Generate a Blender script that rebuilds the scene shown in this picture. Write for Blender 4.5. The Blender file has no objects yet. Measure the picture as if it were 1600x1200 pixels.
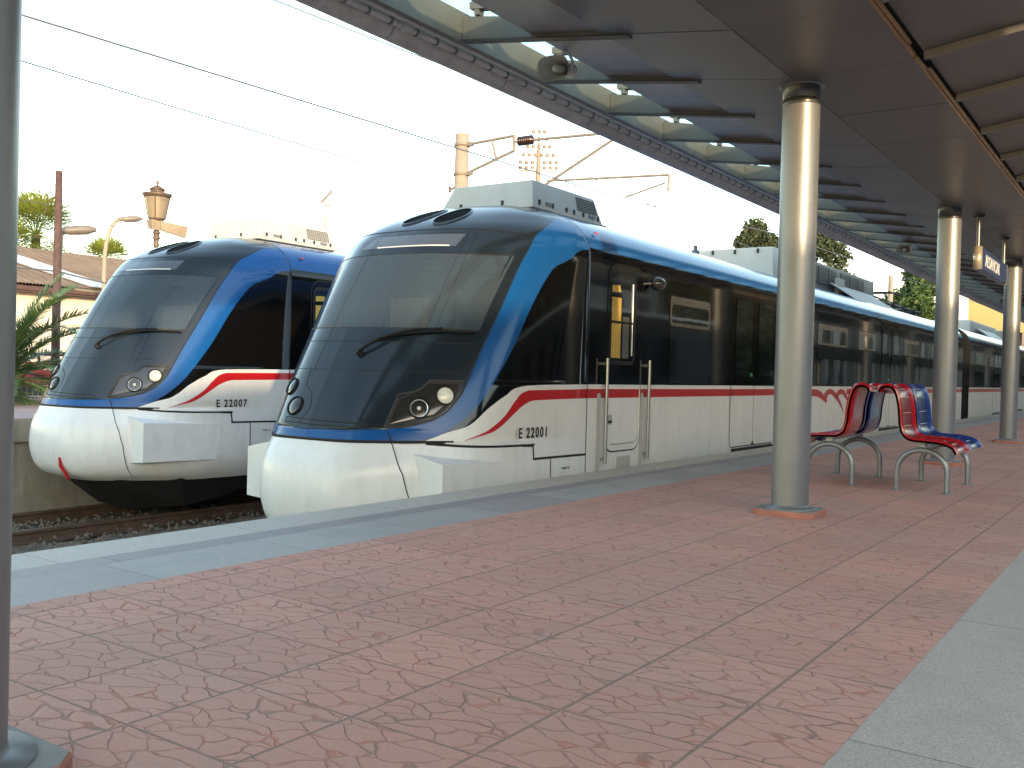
import bpy, math, random
from math import radians as R, sin, cos, pi, sqrt, hypot
from mathutils import Vector, Matrix
from bisect import bisect_right
random.seed(7)
sc = bpy.context.scene
col = sc.collection

# ---------------------------------------------------------------- camera, sky, sun, exposure
cam = bpy.data.cameras.new('camera'); cam_o = bpy.data.objects.new('camera', cam); col.objects.link(cam_o)
cam.sensor_width = 36; cam.lens = 33.75; cam.clip_end = 2000; cam.clip_start = 0.05
yaw, pitch, roll = R(34.52), R(-0.73), R(1.5)
fw = Vector((-sin(yaw)*cos(pitch), cos(yaw)*cos(pitch), sin(pitch)))
rt = Vector((cos(yaw), sin(yaw), 0)); up = rt.cross(fw)
rt2 = rt*cos(roll)+up*sin(roll); up2 = -rt*sin(roll)+up*cos(roll)
M = Matrix((rt2, up2, -fw)).transposed().to_4x4(); M.translation = (0, 0, .95)
cam_o.matrix_world = M
sc.camera = cam_o
SUN_EL = 7.0; sx, sy = .80, -.60
w = bpy.data.worlds.new('World'); sc.world = w; w.use_nodes = True
nt = w.node_tree; bg = nt.nodes['Background']
sky = nt.nodes.new('ShaderNodeTexSky'); sky.sky_type = 'NISHITA'; sky.sun_disc = False
sky.sun_elevation = R(SUN_EL); sky.sun_rotation = math.atan2(sx, sy)
sky.air_density = 1.0; sky.dust_density = .5; sky.ozone_density = 0.5
nt.links.new(sky.outputs[0], bg.inputs[0]); bg.inputs[1].default_value = .15
sl = bpy.data.lights.new('sun', 'SUN'); sl.energy = 1.0; sl.angle = R(1.0); sl.color = (1, .74, .46)
so = bpy.data.objects.new('sun', sl); col.objects.link(so)
e = R(SUN_EL)
so.rotation_euler = Vector((sx*cos(e), sy*cos(e), sin(e))).to_track_quat('Z', 'Y').to_euler()
sc.view_settings.view_transform = 'Standard'; sc.view_settings.look = 'None'
sc.view_settings.exposure = 2.5; sc.view_settings.gamma = 1

# ---------------------------------------------------------------- materials
def lin(c): return tuple((x/12.92 if x <= .04045 else ((x+.055)/1.055)**2.4) for x in c)
def mat(name, colr, rough=.5, metal=0, var=.12, vscale=6, bump=0, bscale=40, coat=0, spec=.5, dirt=None, dscale=2, emit=None, dstr=None):
    m = bpy.data.materials.new(name); m.use_nodes = True; n = m.node_tree.nodes; l = m.node_tree.links
    b = n['Principled BSDF']; tc = n.new('ShaderNodeTexCoord'); m['o'] = 1
    ns = n.new('ShaderNodeTexNoise'); ns.inputs['Scale'].default_value = vscale; ns.inputs['Detail'].default_value = 5
    l.new(tc.outputs['Object'], ns.inputs['Vector'])
    mr = n.new('ShaderNodeMapRange'); mr.inputs['From Min'].default_value = .3; mr.inputs['From Max'].default_value = .7
    mr.inputs['To Min'].default_value = 1-var; mr.inputs['To Max'].default_value = 1+var
    l.new(ns.outputs['Fac'], mr.inputs['Value'])
    mx = n.new('ShaderNodeVectorMath'); mx.operation = 'SCALE'; mx.inputs[0].default_value = colr[:3]
    l.new(mr.outputs[0], mx.inputs['Scale']); out = mx.outputs[0]
    if dirt:
        d = n.new('ShaderNodeTexNoise'); d.inputs['Scale'].default_value = dscale; d.inputs['Detail'].default_value = 8; d.inputs['Roughness'].default_value = .7
        if dstr:
            mpp = n.new('ShaderNodeMapping'); mpp.inputs['Scale'].default_value = dstr; l.new(tc.outputs['Object'], mpp.inputs['Vector']); l.new(mpp.outputs[0], d.inputs['Vector'])
        else: l.new(tc.outputs['Object'], d.inputs['Vector'])
        cr = n.new('ShaderNodeMapRange'); cr.inputs['From Min'].default_value = .48; cr.inputs['From Max'].default_value = .75; cr.inputs['To Max'].default_value = dirt[3]
        l.new(d.outputs['Fac'], cr.inputs['Value'])
        mm = n.new('ShaderNodeMix'); mm.data_type = 'RGBA'; l.new(cr.outputs[0], mm.inputs[0]); l.new(out, mm.inputs[6]); mm.inputs[7].default_value = (*dirt[:3], 1)
        out = mm.outputs[2]
    l.new(out, b.inputs['Base Color'])
    b.inputs['Roughness'].default_value = rough; b.inputs['Metallic'].default_value = metal
    b.inputs['Specular IOR Level'].default_value = spec
    if coat: b.inputs['Coat Weight'].default_value = coat; b.inputs['Coat Roughness'].default_value = .04
    if bump:
        bn = n.new('ShaderNodeTexNoise'); bn.inputs['Scale'].default_value = bscale; bn.inputs['Detail'].default_value = 4
        l.new(tc.outputs['Object'], bn.inputs['Vector'])
        bp = n.new('ShaderNodeBump'); bp.inputs['Strength'].default_value = bump; bp.inputs['Distance'].default_value = .01
        l.new(bn.outputs['Fac'], bp.inputs['Height']); l.new(bp.outputs[0], b.inputs['Normal'])
    if emit: b.inputs['Emission Color'].default_value = (*emit[:3], 1); b.inputs['Emission Strength'].default_value = emit[3]
    return m
def glassmat(name, tint=(.5, .55, .6), amt=.5, base=(.02, .025, .03)):
    m = bpy.data.materials.new(name); m.use_nodes = True; n = m.node_tree.nodes; l = m.node_tree.links
    b = n['Principled BSDF']; b.inputs['Base Color'].default_value = (*base, 1); b.inputs['Roughness'].default_value = .03
    b.inputs['Specular IOR Level'].default_value = .6
    t = n.new('ShaderNodeBsdfTransparent'); t.inputs[0].default_value = (*tint, 1)
    lw = n.new('ShaderNodeFresnel'); lw.inputs['IOR'].default_value = 1.5
    mr = n.new('ShaderNodeMapRange'); mr.inputs['To Min'].default_value = amt; mr.inputs['To Max'].default_value = 0
    l.new(lw.outputs[0], mr.inputs['Value'])
    mx = n.new('ShaderNodeMixShader'); l.new(mr.outputs[0], mx.inputs[0]); l.new(b.outputs[0], mx.inputs[1]); l.new(t.outputs[0], mx.inputs[2])
    l.new(mx.outputs[0], n['Material Output'].inputs['Surface'])
    return m

M_white = mat('white_paint', (.71, .71, .70), .34, var=.05, vscale=2, coat=.12, dirt=(.38, .35, .30, .22), dscale=2.2, dstr=(2, 2.5, .5))
M_cowl = mat('cowl_paint', (.72, .735, .75), .3, var=.04, vscale=3, coat=.15, spec=.4, dirt=(.42, .40, .37, .28), dscale=3, dstr=(2.5, 2.5, .7))
M_red = mat('red_paint', (.45, .006, .010), .38, var=.08, coat=.12)
M_blue = mat('blue_paint', (.008, .080, .27), .16, var=.06, coat=.1, spec=.35)
M_black = mat('black_paint', (.004, .004, .0045), .06, var=.1, bump=.07, bscale=1.6)
M_maskc = mat('dark_gloss_panel', (.013, .020, .029), .16, var=.06, vscale=2, coat=.08, spec=.42)
M_roofg = mat('roof_grey', (.23, .26, .30), .45, var=.1, dirt=(.1, .1, .09, .5))
M_sideglass = mat('dark_side_glass', (.010, .012, .013), .03, var=.2, bump=.05, bscale=3, spec=.8)
M_line = mat('black_seal', (.008, .008, .009), .6)
M_rubber = mat('black_rubber', (.006, .006, .006), .6, spec=.3)
M_glass = glassmat('windscreen_glass', (.55, .64, .70), .45, (.075, .105, .135))
M_cabglass = glassmat('side_window_glass', (.62, .66, .62), .8)
M_cabin = mat('cab_grey', (.16, .18, .19), .7)
M_cabin2 = mat('cab_door_grey', (.22, .25, .27), .6)
M_sun_blind = mat('cream_blind', (.36, .30, .21), .8)
M_dash = mat('cab_dash', (.03, .032, .035), .6)
M_yellow = mat('yellow_trim', (.75, .45, .06), .5)
M_steel = mat('brushed_steel', (.45, .45, .44), .3, 1, var=.08)
M_chrome = mat('lamp_reflector', (.80, .81, .82), .32, .6, coat=.6)
M_lens = mat('frosted_lens', (.72, .72, .62), .25, var=.1, vscale=60, coat=.6)
M_acbox = mat('roof_unit_paint', (.52, .52, .49), .5, var=.06, dirt=(.3, .29, .26, .4), dscale=3)
M_grille = mat('grille_dark', (.03, .03, .03), .6)
M_under = mat('underframe_black', (.012, .012, .013), .6, bump=.2)
M_text = mat('lettering_black', (.015, .015, .018), .5)
M_pillar = mat('pillar_silver', (.25, .25, .255), .40, .5, var=.08, vscale=4, bump=.06, bscale=30, dirt=(.16, .155, .15, .45), dscale=4)
M_collar = mat('collar_dark', (.10, .10, .10), .3, .6)
M_soffit = mat('soffit_panel', (.155, .142, .135), .36, .2, var=.10, vscale=1.2, bump=.02, bscale=3)
M_rib = mat('rib_paint', (.185, .175, .16), .42, .2, var=.08, vscale=4)
M_flange_shade = mat('rib_flange_shaded', (.07, .068, .065), .5, .2)  # rib paint darkened so the flange carries the shade under each rib
M_bluepanel = mat('roof_panel_blue', (.34, .345, .35), .4, .3, var=.1)
M_gutter = mat('gutter_paint', (.62, .61, .61), .5, 0, var=.1, dirt=(.12, .12, .11, .5))
M_conc = mat('platform_concrete', (.30, .28, .235), .9, var=.15, vscale=3, bump=.4, bscale=60, dirt=(.12, .10, .07, .8), dscale=2, dstr=(1.4, 1.4, .35))
M_rail = mat('rail_steel', (.17, .12, .09), .5, .5, var=.2, dirt=(.12, .05, .025, .8), dscale=8)
M_ground = mat('ground_dirt', (.19, .17, .14), .95, var=.25, vscale=.3, bump=.5, bscale=8)
M_wall = mat('cream_render', (.72, .64, .54), .9, var=.05, bump=.1)
M_wood = mat('brown_wood', (.085, .05, .045), .8, var=.25, vscale=12)
M_lampm = mat('lamp_brown_metal', (.11, .08, .065), .5, .3)
M_amber = mat('lamp_frosted_glass', (.22, .185, .14), .35, var=.05, coat=.3)
M_fbox = mat('floodlight_cream', (.22, .19, .15), .6)
M_mast = mat('mast_concrete', (.30, .255, .215), .85, var=.08, bump=.15)
M_catm = mat('catenary_steel', (.20, .175, .15), .6, .1)
M_wire = mat('wire', (.12, .13, .16), .5, .3)
M_insul = mat('insulator_brown', (.03, .013, .013), .25)
M_seatred = mat('seat_red', (.42, .008, .014), .22, var=.05, coat=.6)
M_seatblue = mat('seat_blue', (.02, .045, .22), .22, var=.05, coat=.6)
M_leg = mat('bench_leg_grey', (.26, .28, .29), .35, .5)
M_signblue = mat('sign_blue', (.02, .04, .14), .35, coat=.3)
M_signwhite = mat('sign_white', (.8, .8, .8), .5)
M_brass = mat('sign_end_metal', (.62, .52, .36), .35, .6)
M_speaker = mat('speaker_grey', (.52, .53, .50), .5)
M_frond = mat('palm_frond', (.085, .15, .05), .5, var=.4, vscale=3)
M_frond2 = mat('fan_palm_leaf', (.15, .20, .04), .5, var=.35, vscale=2)
M_pine = mat('casuarina_leaf', (.035, .05, .018), .7, var=.45, vscale=.8)
M_poplar = mat('poplar_leaf', (.045, .08, .016), .6, var=.45, vscale=.9)
M_bark = mat('bark', (.12, .08, .05), .9, var=.3, bump=.5)
M_fence = mat('fence_white', (.50, .46, .42), .5)
M_redpanel = mat('red_panel', (.42, .06, .05), .6)
M_pinkslab = mat('pink_paving', (.42, .30, .29), .85, var=.1, vscale=3)
M_paleband = mat('pale_band', (.62, .60, .56), .5, .1)
M_yellowwall = mat('yellow_wall', (.46, .35, .15), .8, var=.04)
M_hallshade = mat('shaded_wall_orange', (.30, .14, .045), .8)  # shade on the yellow hall, put into an orange wall colour
M_bwhite = mat('billboard_white', (.8, .78, .78), .6)
M_trim = mat('copper_trim', (.45, .27, .12), .28, .8)
M_reflblock = mat('reflected_block_wall', (.035, .035, .035), 1, var=.1, spec=0)
M_lowwall = mat('sun_blocker_wall', (.07, .07, .075), 1, spec=0)
M_reflpale = mat('reflected_pale_wall', (.34, .34, .335), .8, var=.08)
M_unseenwin = mat('unseen_window', (.02, .022, .025), .8, spec=0)
M_redmark = mat("red_mark_paint", (.6,.05,.05), .5)
M_tray = mat('cable_tray', (.22, .22, .22), .5, .4)

def roof_material():
    m = mat('corrugated_sheet', (.20, .155, .125), .8, var=.15, vscale=1.5, dirt=(.11, .08, .065, .6), dscale=1.2)
    n = m.node_tree.nodes; l = m.node_tree.links; tc = [x for x in n if x.type == 'TEX_COORD'][0]
    wv = n.new('ShaderNodeTexWave'); wv.wave_type = 'BANDS'; wv.bands_direction = 'Y'; wv.inputs['Scale'].default_value = 2.2
    l.new(tc.outputs['Object'], wv.inputs['Vector'])
    bp = n.new('ShaderNodeBump'); bp.inputs['Distance'].default_value = .04; l.new(wv.outputs['Fac'], bp.inputs['Height'])
    l.new(bp.outputs[0], n['Principled BSDF'].inputs['Normal']); return m
M_roofsheet = roof_material()

def glassroof():
    m = bpy.data.materials.new('translucent_roof_sheet'); m.use_nodes = True; n = m.node_tree.nodes; l = m.node_tree.links
    t = n.new('ShaderNodeBsdfTranslucent'); t.inputs[0].default_value = (.28, .28, .26, 1)
    tr = n.new('ShaderNodeBsdfTransparent'); tr.inputs[0].default_value = (.84, .93, .94, 1)
    mx = n.new('ShaderNodeMixShader'); mx.inputs[0].default_value = .80
    l.new(t.outputs[0], mx.inputs[1]); l.new(tr.outputs[0], mx.inputs[2]); l.new(mx.outputs[0], n['Material Output'].inputs['Surface'])
    return m
M_skylight = glassroof()

def N(nodes, kind, **kw):
    x = nodes.new('ShaderNode'+kind)
    for k, v in kw.items():
        if k in x.inputs.keys() if hasattr(x.inputs, 'keys') else False: x.inputs[k].default_value = v
        else: setattr(x, k, v)
    return x
def math_(n, l, op, a, b=None, c=None, clamp=False):
    x = n.new('ShaderNodeMath'); x.operation = op; x.use_clamp = clamp
    for i, v in enumerate((a, b, c)):
        if v is None: continue
        if isinstance(v, (int, float)): x.inputs[i].default_value = v
        else: l.new(v, x.inputs[i])
    return x.outputs[0]
def mixc(n, l, f, a, b):
    x = n.new('ShaderNodeMix'); x.data_type = 'RGBA'
    if isinstance(f, (int, float)): x.inputs[0].default_value = f
    else: l.new(f, x.inputs[0])
    for i, v in ((6, a), (7, b)):
        if isinstance(v, tuple): x.inputs[i].default_value = (*v, 1)
        else: l.new(v, x.inputs[i])
    return x.outputs[2]

def paving_material():
    """red concrete tiles stamped with crazy-paving grooves"""
    m = bpy.data.materials.new('red_stamped_paving'); m.use_nodes = True; n = m.node_tree.nodes; l = m.node_tree.links
    b = n['Principled BSDF']; tc = n.new('ShaderNodeTexCoord'); obj = tc.outputs['Object']
    sp = n.new('ShaderNodeSeparateXYZ'); l.new(obj, sp.inputs[0])
    # tile joints
    tx = math_(n, l, 'DIVIDE', math_(n, l, 'ADD', sp.outputs[0], .975+.417*40), .417)
    ty = math_(n, l, 'DIVIDE', math_(n, l, 'ADD', sp.outputs[1], -2.31+.405*60), .405)
    fx = math_(n, l, 'FRACT', tx); fy = math_(n, l, 'FRACT', ty)
    def edge(f): return math_(n, l, 'SUBTRACT', .5, math_(n, l, 'ABSOLUTE', math_(n, l, 'SUBTRACT', f, .5)))
    wob = n.new('ShaderNodeTexNoise'); wob.inputs['Scale'].default_value = 14; l.new(obj, wob.inputs['Vector'])
    w_ = math_(n, l, 'MULTIPLY', math_(n, l, 'SUBTRACT', wob.outputs['Fac'], .5), .012)
    jx = math_(n, l, 'ADD', edge(fx), w_); jy = math_(n, l, 'ADD', edge(fy), w_)
    jm = math_(n, l, 'MINIMUM', jx, math_(n, l, 'MULTIPLY', jy, 1.25))
    joint = n.new('ShaderNodeMapRange'); joint.interpolation_type = 'SMOOTHSTEP'
    for k, v in (('From Min', .004), ('From Max', .017), ('To Min', 1), ('To Max', 0)): joint.inputs[k].default_value = v
    l.new(jm, joint.inputs['Value'])
    # stamped pattern: voronoi on warped coords, same in each tile
    cx = n.new('ShaderNodeCombineXYZ'); l.new(fx, cx.inputs[0]); l.new(fy, cx.inputs[1])
    # two alternating stamps
    fl = math_(n, l, 'FLOOR', math_(n, l, 'ADD', math_(n, l, 'FLOOR', tx), math_(n, l, 'MULTIPLY', math_(n, l, 'FLOOR', ty), 3)))
    par = math_(n, l, 'MODULO', fl, 4)
    l.new(math_(n, l, 'MULTIPLY', par, 7.3), cx.inputs[2])
    wn = n.new('ShaderNodeTexNoise'); wn.inputs['Scale'].default_value = 3.0; l.new(cx.outputs[0], wn.inputs['Vector'])
    mxv = n.new('ShaderNodeVectorMath'); mxv.operation = 'MULTIPLY_ADD'; l.new(wn.outputs['Color'], mxv.inputs[0]); mxv.inputs[1].default_value = (.28, .28, 0); l.new(cx.outputs[0], mxv.inputs[2])
    mp = n.new('ShaderNodeMapping'); mp.inputs['Scale'].default_value = (2.8, 5.4, 1); mp.inputs['Rotation'].default_value = (0, 0, .5); l.new(mxv.outputs[0], mp.inputs['Vector'])
    vo = n.new('ShaderNodeTexVoronoi'); vo.feature = 'DISTANCE_TO_EDGE'; vo.inputs['Scale'].default_value = 1; vo.inputs['Randomness'].default_value = .85
    l.new(mp.outputs[0], vo.inputs['Vector'])
    gr = n.new('ShaderNodeMapRange'); gr.interpolation_type = 'SMOOTHSTEP'
    for k, v in (('From Min', .006), ('From Max', .040), ('To Min', 1), ('To Max', 0)): gr.inputs[k].default_value = v
    l.new(vo.outputs['Distance'], gr.inputs['Value'])
    # fade some grooves (worn / dust filled)
    wr = n.new('ShaderNodeTexNoise'); wr.inputs['Scale'].default_value = 5; wr.inputs['Detail'].default_value = 3; l.new(obj, wr.inputs['Vector'])
    wm = n.new('ShaderNodeMapRange')
    for k, v in (('From Min', .35), ('From Max', .62), ('To Min', .35), ('To Max', 1)): wm.inputs[k].default_value = v
    l.new(wr.outputs['Fac'], wm.inputs['Value'])
    g = math_(n, l, 'MULTIPLY', gr.outputs[0], wm.outputs[0])
    # colours
    big = n.new('ShaderNodeTexNoise'); big.inputs['Scale'].default_value = .9; big.inputs['Detail'].default_value = 6; big.inputs['Roughness'].default_value = .65; l.new(obj, big.inputs['Vector'])
    bm_ = n.new('ShaderNodeMapRange'); bm_.inputs['From Min'].default_value = .35; bm_.inputs['From Max'].default_value = .68; l.new(big.outputs['Fac'], bm_.inputs['Value'])
    base = mixc(n, l, bm_.outputs[0], (.66, .315, .235), (.57, .315, .25))
    fine = n.new('ShaderNodeTexNoise'); fine.inputs['Scale'].default_value = 180; fine.inputs['Detail'].default_value = 3; l.new(obj, fine.inputs['Vector'])
    fr = n.new('ShaderNodeMapRange'); fr.inputs['To Min'].default_value = .82; fr.inputs['To Max'].default_value = 1.18; l.new(fine.outputs['Fac'], fr.inputs['Value'])
    vm = n.new('ShaderNodeVectorMath'); vm.operation = 'SCALE'; l.new(base, vm.inputs[0]); l.new(fr.outputs[0], vm.inputs['Scale'])
    wn2 = n.new('ShaderNodeTexWhiteNoise'); cmb = n.new('ShaderNodeCombineXYZ'); l.new(math_(n, l, 'FLOOR', tx), cmb.inputs[0]); l.new(math_(n, l, 'FLOOR', ty), cmb.inputs[1]); l.new(cmb.outputs[0], wn2.inputs['Vector'])
    tv = n.new('ShaderNodeMapRange'); tv.inputs['To Min'].default_value = .93; tv.inputs['To Max'].default_value = 1.06; l.new(wn2.outputs['Value'], tv.inputs['Value'])
    vm2 = n.new('ShaderNodeVectorMath'); vm2.operation = 'SCALE'; l.new(vm.outputs[0], vm2.inputs[0]); l.new(tv.outputs[0], vm2.inputs['Scale'])
    gn = n.new('ShaderNodeTexNoise'); gn.inputs['Scale'].default_value = 7; l.new(obj, gn.inputs['Vector'])
    gmr = n.new('ShaderNodeMapRange'); gmr.inputs['From Min'].default_value = .42; gmr.inputs['From Max'].default_value = .58; l.new(gn.outputs['Fac'], gmr.inputs['Value'])
    gcol = mixc(n, l, gmr.outputs[0], (.20, .14, .105), (.50, .15, .085))
    c1 = mixc(n, l, math_(n, l, 'MULTIPLY', g, .72), vm2.outputs[0], gcol)
    c2 = mixc(n, l, math_(n, l, 'MULTIPLY', joint.outputs[0], .75), c1, (.19, .155, .12))
    # pale specks and stains
    sk = n.new('ShaderNodeTexVoronoi'); sk.inputs['Scale'].default_value = 4.2; l.new(obj, sk.inputs['Vector'])
    sm = n.new('ShaderNodeMapRange'); sm.inputs['From Min'].default_value = .014; sm.inputs['From Max'].default_value = .026; sm.inputs['To Min'].default_value = .6; sm.inputs['To Max'].default_value = 0; l.new(sk.outputs['Distance'], sm.inputs['Value'])
    c3 = mixc(n, l, sm.outputs[0], c2, (.5, .48, .44))
    st = n.new('ShaderNodeTexNoise'); st.inputs['Scale'].default_value = 2.3; st.inputs['Detail'].default_value = 9; st.inputs['Roughness'].default_value = .75; l.new(obj, st.inputs['Vector'])
    smr = n.new('ShaderNodeMapRange'); smr.inputs['From Min'].default_value = .56; smr.inputs['From Max'].default_value = .78; smr.inputs['To Max'].default_value = .55; l.new(st.outputs['Fac'], smr.inputs['Value'])
    c4 = mixc(n, l, smr.outputs[0], c3, (.36, .29, .24))
    l.new(c4, b.inputs['Base Color'])
    b.inputs['Roughness'].default_value = .72
    h = math_(n, l, 'SUBTRACT', math_(n, l, 'MULTIPLY', fine.outputs['Fac'], .12), math_(n, l, 'MAXIMUM', gr.outputs[0], joint.outputs[0]))
    bp = n.new('ShaderNodeBump'); bp.inputs['Distance'].default_value = .006; bp.inputs['Strength'].default_value = .75; l.new(h, bp.inputs['Height']); l.new(bp.outputs[0], b.inputs['Normal'])
    return m
M_paving = paving_material()

def granite(name, c1, c2, cell, off, speck=.25):
    m = bpy.data.materials.new(name); m.use_nodes = True; n = m.node_tree.nodes; l = m.node_tree.links
    b = n['Principled BSDF']; tc = n.new('ShaderNodeTexCoord'); obj = tc.outputs['Object']
    sp = n.new('ShaderNodeSeparateXYZ'); l.new(obj, sp.inputs[0])
    ty = math_(n, l, 'DIVIDE', math_(n, l, 'ADD', sp.outputs[1], 50+off), cell)
    wn = n.new('ShaderNodeTexWhiteNoise'); wn.noise_dimensions = '1D'; l.new(math_(n, l, 'FLOOR', ty), wn.inputs['W'])
    base = mixc(n, l, wn.outputs['Value'], c1, c2)
    fx = math_(n, l, 'FRACT', ty); ed = math_(n, l, 'SUBTRACT', .5, math_(n, l, 'ABSOLUTE', math_(n, l, 'SUBTRACT', fx, .5)))
    jt = math_(n, l, 'LESS_THAN', ed, .004/cell)
    fine = n.new('ShaderNodeTexNoise'); fine.inputs['Scale'].default_value = 150; fine.inputs['Detail'].default_value = 2; l.new(obj, fine.inputs['Vector'])
    fr = n.new('ShaderNodeMapRange'); fr.inputs['From Min'].default_value = .3; fr.inputs['From Max'].default_value = .7; fr.inputs['To Min'].default_value = 1-speck; fr.inputs['To Max'].default_value = 1+speck; l.new(fine.outputs['Fac'], fr.inputs['Value'])
    vm = n.new('ShaderNodeVectorMath'); vm.operation = 'SCALE'; l.new(base, vm.inputs[0]); l.new(fr.outputs[0], vm.inputs['Scale'])
    st = n.new('ShaderNodeTexNoise'); st.inputs['Scale'].default_value = 1.7; st.inputs['Detail'].default_value = 8; st.inputs['Roughness'].default_value = .7; l.new(obj, st.inputs['Vector'])
    smr = n.new('ShaderNodeMapRange'); smr.inputs['From Min'].default_value = .5; smr.inputs['From Max'].default_value = .75; smr.inputs['To Max'].default_value = .5; l.new(st.outputs['Fac'], smr.inputs['Value'])
    c2_ = mixc(n, l, smr.outputs[0], vm.outputs[0], tuple(x*.6 for x in c1))
    c3 = mixc(n, l, math_(n, l, 'MULTIPLY', jt, .6), c2_, (.1, .09, .08))
    l.new(c3, b.inputs['Base Color']); b.inputs['Roughness'].default_value = .55
    bp = n.new('ShaderNodeBump'); bp.inputs['Distance'].default_value = .002; bp.inputs['Strength'].default_value = .4; l.new(fine.outputs['Fac'], bp.inputs['Height']); l.new(bp.outputs[0], b.inputs['Normal'])
    return m
M_gran_edge = granite('granite_edge', (.53, .475, .415), (.49, .44, .39), 1.2, .3)
M_gran_dark = granite('granite_mauve', (.31, .265, .265), (.34, .295, .29), 1.2, .1)
M_gran_blue = granite('granite_blue_grey', (.42, .40, .37), (.36, .31, .30), .9, .5)
M_gran_right = granite('granite_grey', (.55, .45, .385), (.50, .415, .355), 1.6, .2)

# ---------------------------------------------------------------- mesh helpers
class MB:
    def __init__(s): s.v = []; s.f = []; s.m = []; s.sm = []; s.mats = []
    def mi(s, m):
        if m not in s.mats: s.mats.append(m)
        return s.mats.index(m)
    def face(s, pts, m, smooth=False):
        b = len(s.v); s.v += [tuple(p) for p in pts]; s.f.append(tuple(range(b, b+len(pts)))); s.m.append(s.mi(m)); s.sm.append(smooth)
    def grid(s, P, m, smooth=True, closed=False):
        """P[i][j]; m may be a function(i,j)"""
        b = len(s.v); nj = len(P[0])
        for r_ in P: s.v += [tuple(p) for p in r_]
        for i in range(len(P)-1):
            for j in range(nj if closed else nj-1):
                k = (j+1) % nj
                mm = m(i, j) if callable(m) else m
                if mm is None: continue
                s.f.append((b+i*nj+j, b+i*nj+k, b+(i+1)*nj+k, b+(i+1)*nj+j)); s.m.append(s.mi(mm)); s.sm.append(smooth)
    def box(s, x0, x1, y0, y1, z0, z1, m):
        s.hexa([(x0, y0, z0), (x1, y0, z0), (x1, y1, z0), (x0, y1, z0), (x0, y0, z1), (x1, y0, z1), (x1, y1, z1), (x0, y1, z1)], m)
    def hexa(s, p, m):
        b = len(s.v); s.v += [tuple(q) for q in p]; k = s.mi(m)
        for f in ((0, 3, 2, 1), (4, 5, 6, 7), (0, 1, 5, 4), (1, 2, 6, 5), (2, 3, 7, 6), (3, 0, 4, 7)):
            s.f.append(tuple(b+i for i in f)); s.m.append(k); s.sm.append(False)
    def tube(s, pts, r, m, seg=10, cap=True):
        pts = [Vector(p) for p in pts]; rs = r if isinstance(r, (list, tuple)) else [r]*len(pts); P = []; prev = None
        for i, p in enumerate(pts):
            d = (pts[min(i+1, len(pts)-1)]-pts[max(i-1, 0)]).normalized()
            if prev is None: a = d.cross(Vector((0, 0, 1))) if abs(d.z) < .9 else d.cross(Vector((0, 1, 0)))
            else: a = prev-d*prev.dot(d)
            a.normalize(); prev = a.copy(); bb = d.cross(a)
            P.append([p+(a*cos(t)+bb*sin(t))*rs[i] for t in [2*pi*k/seg for k in range(seg)]])
        s.grid(P, m, True, True)
        if cap: s.face(P[0][::-1], m); s.face(P[-1], m)
    def lathe(s, c, prof, m, seg=24, axis=Vector((0, 0, 1))):
        axis = Vector(axis).normalized(); a = axis.cross(Vector((1, 0, 0))) if abs(axis.x) < .9 else axis.cross(Vector((0, 1, 0))); a.normalize(); b = axis.cross(a); c = Vector(c)
        P = [[c+axis*h+(a*cos(t)+b*sin(t))*max(r, 1e-4) for t in [2*pi*k/seg for k in range(seg)]] for r, h in prof]
        s.grid(P, m, True, True)
    def build(s, name, parent=None, autosmooth=False):
        me = bpy.data.meshes.new(name); me.from_pydata(s.v, [], s.f)
        for m in s.mats: me.materials.append(m)
        me.polygons.foreach_set('material_index', s.m); me.polygons.foreach_set('use_smooth', s.sm); me.update()
        o = bpy.data.objects.new(name, me); col.objects.link(o)
        if parent: o.parent = parent
        return o
def tag(o, label=None, cat=None, group=None, kind=None):
    for k, v in (('label', label), ('category', cat), ('group', group), ('kind', kind)):
        if v: o[k] = v
    return o
def struct(o): o['kind'] = 'structure'; return o
def empty(name, loc=(0, 0, 0), rz=0):
    o = bpy.data.objects.new(name, None); col.objects.link(o); o.location = loc; o.rotation_euler = (0, 0, rz); o.empty_display_size = .2; return o
def children(o): return [c for c in list(bpy.data.objects) if c.parent == o]
def copy_tree(o, parent=None):
    c = o.copy(); col.objects.link(c)
    if parent: c.parent = parent
    for ch in children(o): copy_tree(ch, c)
    return c
def bevel(o, wd=.004, seg=2):
    b = o.modifiers.new('bevel', 'BEVEL'); b.width = wd; b.segments = seg; b.limit_method = 'ANGLE'; b.angle_limit = R(40); return o
def text_obj(name, s, size, m, parent=None, mtx=None, xs=1.0, extrude=.002, bold=0, spacing=1.0):
    cu = bpy.data.curves.new(name, 'FONT'); cu.body = s; cu.resolution_u = 4; cu.size = size; cu.extrude = extrude; cu.offset = bold; cu.space_character = spacing
    t = bpy.data.objects.new(name+'_tmp', cu); col.objects.link(t)
    dg = bpy.context.evaluated_depsgraph_get(); me = bpy.data.meshes.new_from_object(t.evaluated_get(dg))
    bpy.data.objects.remove(t); me.materials.clear(); me.materials.append(m)
    me.transform(Matrix.Diagonal((xs, 1, 1, 1)))
    if mtx: me.transform(mtx)
    o = bpy.data.objects.new(name, me); col.objects.link(o)
    if parent: o.parent = parent
    return o

# ================================================================ GROUND, TRACKS, PLATFORMS
mb = MB(); mb.face([(-900, -300, -1.35), (900, -300, -1.35), (900, 1500, -1.35), (-900, 1500, -1.35)], M_ground); struct(mb.build('ground'))
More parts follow.
